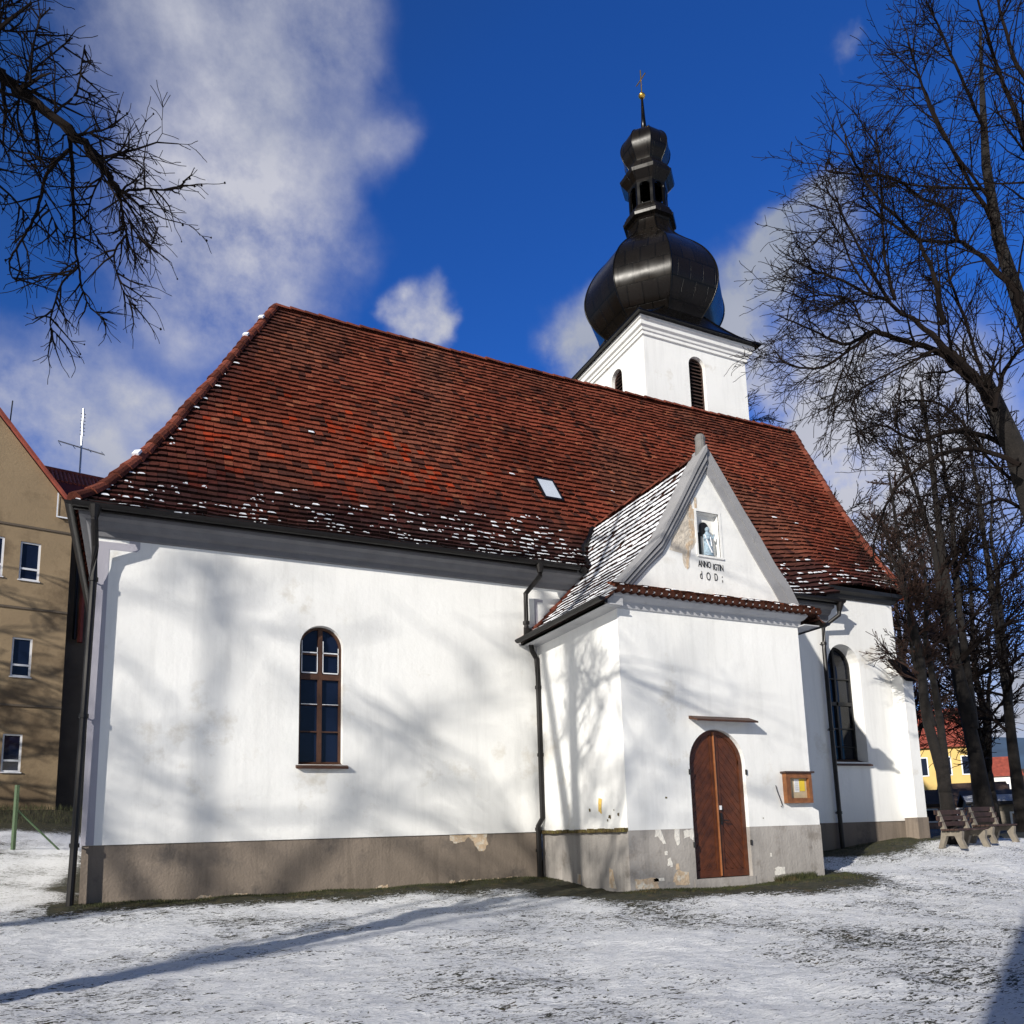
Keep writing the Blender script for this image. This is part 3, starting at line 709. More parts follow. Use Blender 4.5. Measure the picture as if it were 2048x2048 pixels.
B = MB(); B.tube([(10.33, YP + .12, 8.5), (10.33, YP + .12, 8.93)], [.125, .10], 12); B.tube([(10.33, YP + .12, 8.9), (10.33, YP + .12, 8.96), (10.33, YP + .12, 9.03), (10.33, YP + .12, 9.06)], [.105, .115, .08, .02], 12); part(B, 'finial', mat('grey_stone', (.16, .155, .15), .9, var=.2, bump=.5), gab, smooth=False)
B = MB(); B.sweep([(10.0, 7.27), (10.0, 6.34)], [(0, 0)]) if False else None
for (a, b, c, d) in ((9.95, 10.0, 6.34, 7.32), (10.56, 10.62, 6.34, 7.32), (10.0, 10.56, 7.27, 7.32)):
    B.box(a, b, YP - .012, YP + .02, c, d)
B.box(9.97, 10.62, YP - .03, YP + .02, 6.30, 6.34)
part(B, 'niche_frame', plaster, gab)
# niche background: black panels paint in the darkness of an arched hollow behind the figure
B = MB(); B.prism(arch(10.15, 10.37, 6.8, 7.10), fnS(YP + .10), fnS(YP + .13)); B.box(10.09, 10.16, YP + .10, YP + .13, 6.35, 6.86); part(B, 'niche_dark_panel', black, gab)
# lettering
def text(body, x, z, size, name='inscription'):
    c = bpy.data.curves.new(name, 'FONT'); c.body = body; c.size = size; c.extrude = .003; c.space_character = .92
    o = bpy.data.objects.new('tmp', c); dg = bpy.context.evaluated_depsgraph_get()
    COL.objects.link(o); dg.update(); me = bpy.data.meshes.new_from_object(o.evaluated_get(dg)); bpy.data.objects.remove(o)
    me.materials.clear(); me.materials.append(black)
    M = Matrix.Translation((x, YP - .006, z)) @ Matrix.Diagonal((.56, 1, 1, 1)) @ Matrix.Rotation(rad(90), 4, 'X'); me.transform(M)
    q = bpy.data.objects.new(name, me); COL.objects.link(q); q.parent = gab; return q
text('ANNO', 9.97, 6.09, .195); text('IGTIN', 10.335, 6.06, .195); text('d', 9.99, 5.84, .24); text('O', 10.15, 5.83, .24); text('D', 10.35, 5.84, .22); text(';', 10.54, 5.84, .24)
# pent roof of tiles at the foot of the gable
B, SB = MB(), MB()
def surfP(x, t):
    n = Vector((0, -.5, .86)); return Vector((x, YP - .30 + .30 * t, 5.36 + .16 * t)), n
def colP(x, t): return tuple(Vector((.17, .055, .03)) * (.4 + R.random()))
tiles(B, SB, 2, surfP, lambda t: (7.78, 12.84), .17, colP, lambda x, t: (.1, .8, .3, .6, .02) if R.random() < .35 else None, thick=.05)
x = 7.8
while x < 12.8:   # scalloped tile tails
    B.tube([(x + .085, YP - .32, 5.33), (x + .085, YP - .02, 5.35)], [.062, .062], 8, True); x += .17
pr = part(B, 'porch_pent_roof', tile_m, label='row of brown tiles across the foot of the porch gable'); part(SB, 'snow_bits', snow_m, pr)
B = MB(); B.box(7.72, 12.86, YP - .30, YP + .01, 5.322, 5.345); part(B, 'soffit_board', trim, pr)
# porch roof slopes
PPR = [(7.58, 5.10), (8.0, 5.44), (8.45, 5.87), (9.0, 6.46), (9.42, 7.12), (10.26, 8.50)]
pa = [(0, PPR[0])]
for a, b in zip(PPR, PPR[1:]): pa.append((pa[-1][0] + math.hypot(b[0] - a[0], b[1] - a[1]), b))
PL = pa[-1][0]
def pxz(t):
    s = t * PL
    for (s0, p), (s1, q) in zip(pa, pa[1:]):
        if s <= s1 + 1e-6: f = (s - s0) / (s1 - s0); return (p[0] + (q[0] - p[0]) * f, p[1] + (q[1] - p[1]) * f)
    return PPR[-1]
def yback(z):
    if z < 6.95: return YN - .02
    for (a, b), (c, d) in zip(PROF, PROF[1:]):
        if z <= d: return a + (c - a) * (z - b) / (d - b) + .12
    return 17
def surfPW(y, t):
    x, z = pxz(t); n = Vector((-.77, 0, .63)) if t > .5 else Vector((-.68, 0, .73)); return Vector((x, y, z + .015 * nz(y * 1.3, t * 9))), n
def surfPE(y, t):
    p, n = surfPW(y, t); return Vector((20.56 - p.x, p.y, p.z)), Vector((-n.x, 0, n.z))
def rgP(t):
    x, z = pxz(t); return YP + (.30 if t > .12 else -.26), yback(z)
B, SB = MB(), MB()
cP = lambda x, t: tuple(Vector((.085, .04, .03)) * (.4 + R.random()))
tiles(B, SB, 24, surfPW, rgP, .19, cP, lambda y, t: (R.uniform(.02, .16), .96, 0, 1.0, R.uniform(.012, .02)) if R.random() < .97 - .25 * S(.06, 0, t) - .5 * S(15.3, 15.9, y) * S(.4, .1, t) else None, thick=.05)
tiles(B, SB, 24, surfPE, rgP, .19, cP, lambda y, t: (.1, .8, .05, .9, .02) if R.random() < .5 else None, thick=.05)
proof = part(B, 'porch_roof', tile_m, label='snow covered tile roof of the porch'); part(SB, 'roof_snow', snow_m, proof)
B = MB()
ridge_tiles(B, [(10.28, YP + .3, 8.56), (10.28, 16.8, 8.56)], .10)
ridge_tiles(B, [(pxz(t)[0], YN - .06, pxz(t)[1] + .06) for t in (.0, .15, .3, .45, .52)], .07, .2)
part(B, 'ridge_tiles', tile_m, proof)
B = MB(); gutter(B, [(7.5, 12.14, 5.15), (7.5, 15.75, 5.15)], .075); gutter(B, [(13.02, 15.7, 5.12), (13.02, 12.1, 5.12)], .075)
B.box(7.6, 7.66, 12.2, 15.8, 5.05, 5.2); B.box(12.9, 12.96, 12.2, 15.8, 5.05, 5.2); split_build(B, 'porch_gutter', pipe_m, proof)
B = MB(); B.poly([(7.6, 5.06), (8.05, 5.06), (8.05, 5.3), (7.9, 5.3)], fnS(YP - .14)); B.box(7.6, 8.0, YP - .2, YN, 5.05, 5.07); B.box(12.48, 12.95, YP - .2, YN, 5.05, 5.07); split_build(B, 'porch_soffit', trim, proof)
# peeling patches
def patch(pts, fn, name='peeled_patch', m=peel, j=.02):
    out = []
    for a, b in zip(pts, pts[1:] + pts[:1]):
        for k in range(3):
            f = k / 3; out.append((a[0] + (b[0] - a[0]) * f + R.uniform(-j, j), a[1] + (b[1] - a[1]) * f + R.uniform(-j, j)))
    B = MB(); B.poly(out, fn); return part(B, name, m)
gf = fnS(YP - .004)
patch([(9.30, 6.35), (9.42, 6.72), (9.66, 7.05), (9.80, 7.35), (9.86, 7.42), (9.90, 7.1), (9.94, 6.6), (9.82, 6.42), (9.70, 6.05), (9.62, 6.02), (9.6, 6.3)], gf, m=mat('dusty_bare_plaster', (.56, .50, .42), .95, var=.25, vscale=9, bump=.9, bscale=22))
patch([(9.78, 6.6), (9.80, 7.1), (9.84, 7.5), (9.88, 7.52), (9.9, 7.3), (9.97, 7.3), (9.97, 7.55), (10.03, 7.56), (10.03, 7.34), (9.94, 7.28), (9.93, 6.8), (9.88, 6.55), (9.76, 6.48), (9.74, 6.05), (9.68, 6.0), (9.68, 6.5)], fnS(YP - .008), j=.008)
nf = fnS(YN - .0 + .021)
patch([(5.85, .93), (6.7, .93), (6.72, .72), (6.62, .58), (6.48, .60), (6.40, .78), (6.28, .86), (6.18, .78), (6.02, .76), (5.86, .82)], nf)
for k in range(16):
    cx = R.uniform(.5, 7.7); w_ = R.uniform(.05, .2); h_ = R.uniform(.01, .07); g0 = gz(cx, YN)
    patch([(cx - w_, g0 - .1), (cx - w_ * .8, g0 + h_ * .4), (cx - w_ * .2, g0 + h_), (cx + w_ * .3, g0 + h_ * .6), (cx + w_ * .7, g0 + h_ * .9), (cx + w_, g0 - .1)], nf, j=.012)
pf = fnS(YP - .010); pw = mat('flaked_white_plaster', (.72, .69, .63), .95, var=.1, vscale=12, bump=.8)
patch([(8.58, .92), (8.70, .92), (8.80, .66), (8.74, .66), (8.64, .80), (8.56, .78)], pf, m=pw, j=.008)
patch([(9.02, .92), (9.12, .92), (9.12, .66), (9.06, .62), (9.0, .74)], pf, m=pw, j=.008)
patch([(9.22, .88), (9.42, .92), (9.43, .72), (9.34, .76), (9.2, .74)], pf, m=pw, j=.02)
patch([(8.92, .04), (9.05, .18), (9.28, .14), (9.3, -.1), (8.95, -.1)], pf, j=.02); patch([(8.5, .05), (8.72, .06), (8.74, -.01), (8.5, 0)], pf, m=pw, j=.01)
patch([(8.80, .38), (8.9, .40), (8.92, .24), (8.82, .26)], pf, m=pw, j=.02); patch([(8.76, .52), (8.82, .53), (8.83, .46), (8.77, .46)], pf, m=pw, j=.006)
patch([(9.0, .3), (9.06, .28), (9.08, .2), (9.0, .18)], pf, j=.015); patch([(11.35, .12), (11.6, .13), (11.6, -.02), (11.35, -.02)], pf, m=pw, j=.02); patch([(11.25, .40), (11.29, .40), (11.29, .33), (11.25, .33)], pf, m=pw, j=.004)
patch([(8.1, .06), (8.6, .05), (8.6, -.12), (8.1, -.12)], pf, j=.02)
wf = fnX(PA - .008)
patch([(12.98, .22), (13.12, .24), (13.14, -.12), (12.9, -.12)], wf, m=peel, j=.015); patch([(14.2, .08), (14.35, .1), (14.35, -.1), (14.2, -.1)], wf, j=.01)
patch([(13.28, 1.52), (13.40, 1.55), (13.42, 1.30), (13.30, 1.25)], wf, m=mat('ochre_patch', (.7, .48, .12), .9, var=.3, vscale=14), j=.012)
for (y, z, s) in ((13.75, 1.33, .035), (12.72, 1.22, .03), (13.02, 1.18, .04), (12.86, 1.3, .015), (13.1, 1.12, .02)): patch([(y - s, z - s), (y + s, z - s * .6), (y + s * .7, z + s), (y - s, z + s * .8)], wf, m=moss, j=.01)
for (x, z, s) in ((8.87, 1.50, .025), (11.15, 1.08, .014)): patch([(x - s, z - s * .6), (x + s, z - s * .6), (x + s * .7, z + s * .5), (x - s, z + s * .6)], fnS(YP - .005), m=moss, j=.004)

# ---------------------------------------------------------------- tower
T0, T1, TY0 = 16.96, 21.98, 23.54; TW = T1 - T0; TY1 = TY0 + TW; TCx, TCy = (T0 + T1) / 2, TY0 + TW / 2
B = MB()
ws = arch(19.07, 19.87, 16.7, 19.47); ww = arch(25.12, 25.92, 16.6, 19.42)
B.poly([(T0, 0), (T1, 0), (T1, 19.9), (T0, 19.9)], fnS(TY0), [ws]); B.poly([(TY0, 0), (TY1, 0), (TY1, 19.9), (TY0, 19.9)], fnX(T0), [ww])
B.poly([(T0, 0), (T1, 0), (T1, 19.9), (T0, 19.9)], fnS(TY1)); B.poly([(TY0, 0), (TY1, 0), (TY1, 19.9), (TY0, 19.9)], fnX(T1))
B.strip([(a, TY0, b) for a, b in ws], [(a, TY0 + .3, b) for a, b in ws], True); B.strip([(T0, a, b) for a, b in ww], [(T0 + .3, a, b) for a, b in ww], True)
part(B, 'tower_wall', plaster)
tp = [(0, 19.78), (.07, 19.80), (.07, 19.93), (.12, 19.95), (.14, 20.05), (.22, 20.10), (.24, 20.26), (.30, 20.30), (.30, 20.42), (0, 20.44)]
B = MB(); B.sweep([(T0, TY1), (T0, TY0), (T1, TY0), (T1, TY1)], tp, True); part(B, 'tower_cornice', plaster)
for side in (0, 1):
    B = MB(); F = MB()
    if side == 0: x0, x1, zt, fn, M = 19.07, 19.87, 19.47, fnS, None
    else: x0, x1, zt, fn, M = 25.12, 25.92, 19.42, fnX, None
    d = TY0 if side == 0 else T0
    F.prism(arch(x0, x1, 16.7, zt), fn(d + .16), fn(d + .24), [arch(x0 + .06, x1 - .06, 16.76, zt - .06)])
    z = 16.8
    while z < zt - .1:
        hw = min((x1 - x0) / 2 - .05, math.sqrt(max(.001, ((x1 - x0) / 2) ** 2 - max(0, z + .05 - (zt - (x1 - x0) / 2)) ** 2)) - .03)
        c = (x0 + x1) / 2
        P = [(c - hw, d + .15, z), (c + hw, d + .15, z), (c + hw, d + .26, z + .12), (c - hw, d + .26, z + .12)]
        Q = [(a, b, q + .02) for a, b, q in P]
        if side: P = [(b, a, q) for a, b, q in P]; Q = [(b, a, q) for a, b, q in Q]
        B.add(P + Q, [(0, 1, 2, 3), (4, 5, 6, 7), (0, 1, 5, 4), (1, 2, 6, 5), (2, 3, 7, 6), (3, 0, 4, 7)]); z += .155
    w_ = part(F, 'tower_window', louvre_m); part(B, 'louvres', louvre_m, w_)
    G = MB(); G.poly(arch(x0, x1, 16.7, zt), fn(d + .29)); part(G, 'dark_backing', black, w_)  # black sheet painting in the darkness behind the louvres
# skirt roof: square eaves to octagon
def octv(r, z, k, cx=TCx, cy=TCy): a = rad(22.5 + 45 * k); return Vector((cx + r * math.cos(a), cy + r * math.sin(a), z))
def skirt_ring(f):
    hw = .50 + TW / 2; z = 20.46 + 1.55 * (.35 * f + .65 * f ** 1.3); out = []
    for k in range(8):
        o = octv(2.02, 0, k); sx = 1 if o.x > TCx else -1; sy = 1 if o.y > TCy else -1
        q = Vector((TCx + sx * hw, TCy + sy * hw, 0)); p = q.lerp(o, f ** .85); p.z = z; out.append(p)
    return out
B = MB(); rings = [skirt_ring(i / 6) for i in range(7)]
for a, b in zip(rings, rings[1:]): B.strip(a, b, True)
hw = .50 + TW / 2
B.box(TCx - hw, TCx + hw, TCy - hw, TCy + hw, 20.425, 20.49)
for k in range(8):
    B.tube([r[k] + Vector((0, 0, .015)) for r in rings], .03, 5)
part(B, 'skirt_roof', dome_m)
def catmull(tab, n):
    out = []
    for i in range(len(tab) - 1):
        p0, p1, p2, p3 = tab[max(i - 1, 0)], tab[i], tab[i + 1], tab[min(i + 2, len(tab) - 1)]
        for j in range(n):
            t = j / n; out.append(tuple(.5 * (2 * b + (c - a) * t + (2 * a - 5 * b + 4 * c - d) * t * t + (3 * b - a - 3 * c + d) * t ** 3) for a, b, c, d in zip(p0, p1, p2, p3)))
    return out + [tab[-1]]
def octshell(name, tab, n=6, smooth=True, ribs=.03, sub=True):
    B = MB(); pr = catmull(tab, n) if n > 1 else tab; uv = []
    for k in range(8):
        s = 0; o = len(B.v)
        for i, (z, r) in enumerate(pr):
            B.v.append(tuple(octv(r, z, k))); B.v.append(tuple(octv(r, z, k + 1)))
        for i in range(len(pr) - 1):
            w0, w1 = pr[i][1] * .765 / 2, pr[i + 1][1] * .765 / 2; ds = math.hypot(pr[i + 1][0] - pr[i][0], pr[i + 1][1] - pr[i][1])
            B.f.append([o + 2 * i, o + 2 * i + 1, o + 2 * i + 3, o + 2 * i + 2]); B.c.append(None)
            uv += [-w0 + k * 7.3, s, w0 + k * 7.3, s, w1 + k * 7.3, s + ds, -w1 + k * 7.3, s + ds]; s += ds
    B.uv = uv
    me_o = B.build(name, dome_m, church, smooth, normals=False)
    if ribs:
        Q = MB()
        for k in range(8): Q.tube([octv(r + .005, z, k) for z, r in pr], ribs, 5)
        part(Q, 'seam_ribs', dome_m, me_o, smooth=True)
    return me_o
octshell('onion_dome', [(21.3, 1.95), (21.7, 2.2), (22.2, 2.68), (22.8, 2.99), (23.4, 3.05), (24.05, 2.90), (24.7, 2.56), (25.25, 2.12), (25.75, 1.62), (26.2, 1.22), (26.65, 1.00), (27.0, .94)], 6)
octshell('lower_lantern_cornice', [(26.95, .94), (27.02, 1.02), (27.1, 1.18), (27.22, 1.20), (27.24, 1.12), (27.38, 1.12), (27.40, 1.06), (27.54, 1.04), (27.58, .98), (27.72, .90)], 1, False, 0)
# lantern with arched openings
B = MB()
r0, r1 = .88, .80; z0, z1 = 27.7, 28.95
for k in range(8):
    a, b = octv(r0, 0, k), octv(r0, 0, k + 1); ai, bi = octv(r1, 0, k), octv(r1, 0, k + 1); w_ = (b - a).length
    hole = [(w_ / 2 + (x - w_ / 2) , z) for x, z in arch(w_ * .17, w_ * .83, z0 + .08, z1 - .16, 10)]
    f0 = lambda s, z, a=a, b=b, w_=w_: tuple(a.lerp(b, s / w_) + Vector((0, 0, z))); f1 = lambda s, z, a=ai, b=bi, w_=w_: tuple(a.lerp(b, s / w_) + Vector((0, 0, z)))
    B.prism([(0, z0), (w_, z0), (w_, z1), (0, z1)], f0, f1, [hole])
    B.strip([tuple(octv(r0 + .02, 0, k).lerp(octv(r0 + .02, 0, k + 1), s / w_) + Vector((0, 0, z))) for s, z in hole[1:-1]], [tuple(octv(r0 + .035, 0, k).lerp(octv(r0 + .035, 0, k + 1), s / w_) + Vector((0, 0, z + .04))) for s, z in hole[1:-1]])
part(B, 'lantern', dome_m)
octshell('upper_lantern_cornice', [(28.80, .86), (28.92, .92), (29.02, 1.02), (29.22, 1.20), (29.36, 1.24), (29.38, 1.15), (29.52, 1.13), (29.54, 1.05), (29.70, 1.02), (29.72, .92), (29.95, .84)], 1, False, 0)
octshell('small_onion', [(29.85, .74), (30.1, .82), (30.45, 1.03), (30.85, 1.12), (31.2, 1.05), (31.5, .84), (31.7, .55), (31.82, .32), (31.9, .18), (32.0, .13)], 5, True, .018)
B = MB(); B.tube([(TCx, TCy, 31.8), (TCx, TCy, 32.6), (TCx, TCy, 33.75)], [.16, .10, .05], 8); part(B, 'spire', dome_m, smooth=True)
B = MB(); B.tube([(TCx, TCy, 33.72 + .29 * i / 8) for i in range(9)], [.05 + .11 * math.sin(math.pi * i / 8) for i in range(9)], 12); cr = part(B, 'gilded_ball', gold, smooth=True)
B = MB(); B.tube([(TCx, TCy, 34.0), (TCx, TCy, 35.2)], .028, 6); B.tube([(TCx, TCy - .36, 34.72), (TCx, TCy + .36, 34.72)], .028, 6); part(B, 'cross', gold)

# ---------------------------------------------------------------- statue and notice board
def statue():
    cx, y = 10.29, YP + .045
    t = thing('statue', 'small pale blue robed figure in the niche of the porch gable', 'statue', (cx, y, 6.345))
    B = MB(); prof = [(6.36, .115), (6.45, .11), (6.6, .095), (6.72, .10), (6.80, .088), (6.86, .05), (6.885, .032)]
    n = 12
    rows = [[(cx + r * math.cos(2 * math.pi * k / n) * (1 + .06 * math.sin(3 * k)), y + .55 * r * math.sin(2 * math.pi * k / n), z) for k in range(n)] for z, r in prof]
    for a, b in zip(rows, rows[1:]): B.strip(a, b, True)
    for a in range(7): 
        pass
    hd = [(6.875, .025), (6.895, .042), (6.925, .05), (6.955, .044), (6.975, .02)]
    rows = [[(cx + r * math.cos(2 * math.pi * k / n), y - .005 + r * math.sin(2 * math.pi * k / n), z) for k in range(n)] for z, r in hd]
    for a, b in zip(rows, rows[1:]): B.strip(a, b, True)
    B.tube([(cx - .08, y, 6.80), (cx - .10, y - .03, 6.70), (cx - .02, y - .075, 6.70)], [.03, .026, .018], 7); B.tube([(cx + .08, y, 6.80), (cx + .12, y - .02, 6.74), (cx + .15, y - .03, 6.83)], [.03, .024, .016], 7)
    B.build('robed_body', mat('blue_grey_stone', (.30, .40, .48), .6, var=.5, vscale=26), t, True)
    B = MB(); B.tube([(cx - .09, y - .03, 6.80), (cx - .05, y - .07, 6.6), (cx + .04, y - .07, 6.42)], .012, 5); B.tube([(cx + .02, y - .07, 6.75), (cx + .03, y - .075, 6.55)], .01, 5); B.build('robe_fold', white_pvc, t)
    B = MB(); B.box(cx - .12, cx + .12, y - .05, y + .05, 6.342, 6.362); B.build('base', black, t)
statue()
def board():
    t = thing('notice_board', 'small wooden notice box with a white and a yellow paper beside the church door', 'notice board', (12.06, YP, 1.35))
    x0, x1, z0, z1 = 11.72, 12.40, 1.36, 1.96; y = YP
    B = MB(); B.prism([(x0, z0), (x1, z0), (x1, z1), (x0, z1)], fnS(y - .11), fnS(y - .004), [[(x0 + .11, z0 + .10), (x1 - .08, z0 + .10), (x1 - .08, z1 - .10), (x0 + .11, z1 - .10)]]); B.build('frame', mat('orange_brown_wood', (.22, .085, .028), .5, var=.35, vscale=10, bump=.2), t)
    B = MB(); B.box(x0 - .05, x1 + .05, y - .15, y - .004, z1, z1 + .035); B.build('box_roof', louvre_m, t)
    B = MB(); B.box(x0 + .1, x1 - .07, y - .03, y - .005, z0 + .09, z1 - .09); B.build('backing', cork, t)
    B = MB(); B.box(x0 + .27, x0 + .40, y - .036, y - .031, 1.58, 1.84); w = B.build('paper', paper_w, t); w['label'] = 'white printed paper'
    B = MB(); B.box(x0 + .41, x0 + .55, y - .036, y - .031, 1.60, 1.84); w = B.build('paper', paper_y, t); w['label'] = 'yellow notice'
    B = MB(); B.box(x0 + .13, x0 + .25, y - .036, y - .031, 1.58, 1.82); w = B.build('paper', mat('tan_paper', (.55, .42, .25), .9), t); w['label'] = 'tan paper'
    B = MB()
    for k in range(5): B.box(x0 + .29, x0 + .38, y - .038, y - .036, 1.62 + k * .04, 1.63 + k * .04)
    B.build('print_lines', mat('grey_ink', (.25, .27, .3), .8), t)
board()
B = MB(); B.tube([(11.52, YP - .02, 1.72), (11.54, YP - .03, 1.60), (11.60, YP - .03, 1.45), (11.64, YP - .03, 1.33), (11.63, YP - .03, 1.29), (11.60, YP - .03, 1.31)], .008, 5)
tag(B.build('wall_hook', black), 'thin black wire hook on the white porch wall left of the notice box', 'hook')

# ---------------------------------------------------------------- beige building on the left
AZ = Vector((.98297842, .18372107, 0)); AN = Vector((-.18372107, .98297842, 0)); G0 = Vector((-3.206, 43.061, 0))
def Bf(a, z, d=0): return tuple(G0 + AZ * a + AN * d + Vector((0, 0, z)))
bb = thing('apartment_building', 'tall beige rendered building with white windows and red roof left of the church', 'building', Bf(-6, 2.4))
def bpart(B, n, m, p=bb): return B.build(n, m, p)
holes = []; wins = [(-2.20, -1.38, 13.27, 15.13), (-2.26, -1.46, 8.66, 10.5), (-2.36, -1.60, 4.28, 6.01), (-3.66, -2.84, 13.3, 15.2), (-3.7, -2.9, 8.7, 10.5), (-3.8, -3.02, 4.3, 6.0)]
B = MB()
hl = [[(a, z0), (b, z0), (b, z1), (a, z1)] for a, b, z0, z1 in wins]
B.poly([(-12, 0), (-.13, 0), (-.13, 17.0), (-6.2, 24.5), (-12, 17.4)], lambda a, z: Bf(a, z), hl)
for h in hl: B.strip([Bf(a, z) for a, z in h], [Bf(a, z, .12) for a, z in h], True)
B.quad(Bf(-.13, 0), Bf(-.13, 0, 9), Bf(-.13, 17, 9), Bf(-.13, 17)); B.quad(Bf(-12, 0), Bf(-12, 0, 9), Bf(-12, 17, 9), Bf(-12, 17)); B.quad(Bf(-12, 0, 9), Bf(-.13, 0, 9), Bf(-.13, 17, 9), Bf(-12, 17, 9))
bpart(B, 'wall', beige)
B = MB()
for z in (15.87, 11.91, 7.33): B.box(-12, -.13, -.05, .02, z - .05, z + .05, Matrix((AZ, AN, Vector((0, 0, 1)))).transposed().to_4x4()) if False else B.add([Bf(-12, z - .05, -.05), Bf(-.13, z - .05, -.05), Bf(-.13, z + .05, -.05), Bf(-12, z + .05, -.05), Bf(-12, z - .05, .01), Bf(-.13, z - .05, .01), Bf(-.13, z + .05, .01), Bf(-12, z + .05, .01)], [(0, 1, 2, 3), (0, 1, 5, 4), (3, 2, 6, 7)])
split_build(B, 'string_course', slate, bb)
for i, (a, b, z0, z1) in enumerate(wins):
    B = MB(); mz = z0 + (z1 - z0) * .30
    B.prism([(a, z0), (b, z0), (b, z1), (a, z1)], lambda q, z: Bf(q, z, .05), lambda q, z: Bf(q, z, .11), [[(a + .07, z0 + .08), (b - .09, z0 + .08), (b - .09, mz - .04), (a + .07, mz - .04)], [(a + .07, mz + .05), (b - .09, mz + .05), (b - .09, z1 - .07), (a + .07, z1 - .07)]])
    B.prism([(a - .04, z0 - .05), (b + .04, z0 - .05), (b + .04, z0), (a - .04, z0)], lambda q, z: Bf(q, z, -.06), lambda q, z: Bf(q, z, .1))
    w_ = bpart(B, 'window', white_pvc); Gp = MB(); Gp.quad(Bf(a, z0, .1), Bf(b, z0, .1), Bf(b, z1, .1), Bf(a, z1, .1)); bpart(Gp, 'pane', glass_b, w_)
B = MB()
B.prism([(.05, 16.88), (-6.2, 24.62), (-6.2, 24.85), (.22, 16.86)], lambda a, z: Bf(a, z, -.25), lambda a, z: Bf(a, z, 9.3)); B.prism([(-6.2, 24.62), (-12.2, 17.2), (-12.4, 17.2), (-6.2, 24.85)], lambda a, z: Bf(a, z, -.25), lambda a, z: Bf(a, z, 9.3))
rf = bpart(B, 'roof', redtile)
B = MB(); B.prism([(-.80, 16.6), (-.13, 16.6), (-.13, 16.95), (-.80, 17.7)], lambda a, z: Bf(a, z, -.1), lambda a, z: Bf(a, z, 0)); bpart(B, 'gable_shoulder', beige)
B = MB(); B.add([Bf(-.86, 16.56, -.14), Bf(-.1, 16.56, -.14), Bf(-.1, 16.63, -.14), Bf(-.8, 16.63, -.14), Bf(-.8, 17.75, -.14), Bf(-.86, 17.8, -.14)], [(0, 1, 2, 3), (0, 3, 4, 5)]); bpart(B, 'white_trim', white_pvc)
# wing behind
B = MB(); B.add([Bf(-.13, 0, 1.2), Bf(9, 0, 1.2), Bf(9, 17.2, 1.2), Bf(-.13, 17.2, 1.2)], [(0, 1, 2, 3)]); B.quad(Bf(9, 0, 1.2), Bf(9, 0, 8), Bf(9, 17.2, 8), Bf(9, 17.2, 1.2)); bpart(B, 'wing_wall', slate)
B = MB(); zt = 20.2
B.quad(Bf(-2.6, 17.4, .8), Bf(9.2, 17.4, .8), Bf(9.2, 19.2, 1.8), Bf(-2.6, 19.2, 1.8)); bpart(B, 'wing_lower_roof', maroon)
B = MB()
a = -2.6
while a < 9.2:
    B.tube([Bf(a, 19.15, 1.75), Bf(a, 20.35, 3.4)], .085, 6); a += .19
B.quad(Bf(-2.6, 19.2, 1.85), Bf(9.2, 19.2, 1.85), Bf(9.2, 20.35, 3.45), Bf(-2.6, 20.35, 3.45)); B.quad(Bf(-2.6, 20.35, 3.45), Bf(9.2, 20.35, 3.45), Bf(9.2, 17.2, 8), Bf(-2.6, 17.2, 8)); B.tube([Bf(-2.6, 20.4, 3.45), Bf(9.2, 20.4, 3.45)], .14, 6)
bpart(B, 'wing_upper_roof', redtile)
B = MB(); B.tube([Bf(.0, 17.1, .35), Bf(.28, 16.4, 1.0), Bf(.34, 10.9, 1.0)], .09, 8); bpart(B, 'downpipe', pipe_m)
B = MB(); B.tube([Bf(.60, 10.8, 1.1), Bf(.60, 17.2, 1.1)], .13, 6); bpart(B, 'brick_quoin', redtile)
B = MB(); p = Vector(Bf(.42, 20.3, 3.4)); u = Vector((0, 0, 1))
B.tube([p, p + u * 3.9], .05, 6); q = p + u * 1.6; B.tube([q - AZ * 1.1 + u * .15, q + AZ * 1.1 - u * .05], .035, 5)
for k in (-1.0, -.35, .4, 1.05): B.tube([q + AZ * k - AN * .6 - u * .35, q + AZ * k + AN * .6 + u * .35], .022, 4)
for k in range(7): B.tube([p + u * (2.4 + k * .2) - AZ * .12, p + u * (2.4 + k * .2) + AZ * .12], .03, 4)
bpart(B, 'aerial', steel)
B = MB(); B.tube([Bf(-3.0, 20.6, 0), Bf(-2.95, 22.0, 0)], .03, 5); bpart(B, 'lightning_rod', black)

# fence post by the bank
p0 = at(28, 1668, 24.0); p0.z = gz(p0.x, p0.y)
t = thing('fence_post', 'green angled fence post with a brace in front of the beige building', 'fence post', p0)
B = MB(); B.tube([p0 - Vector((0, 0, .2)), p0 + Vector((.0, .0, 1.9))], .07, 6); B.build('post', fence_green, t)
B = MB(); B.tube([p0 + Vector((0, 0, 1.2)), p0 + Vector((1.2, .4, -.1))], .03, 5); B.build('brace', fence_green, t)

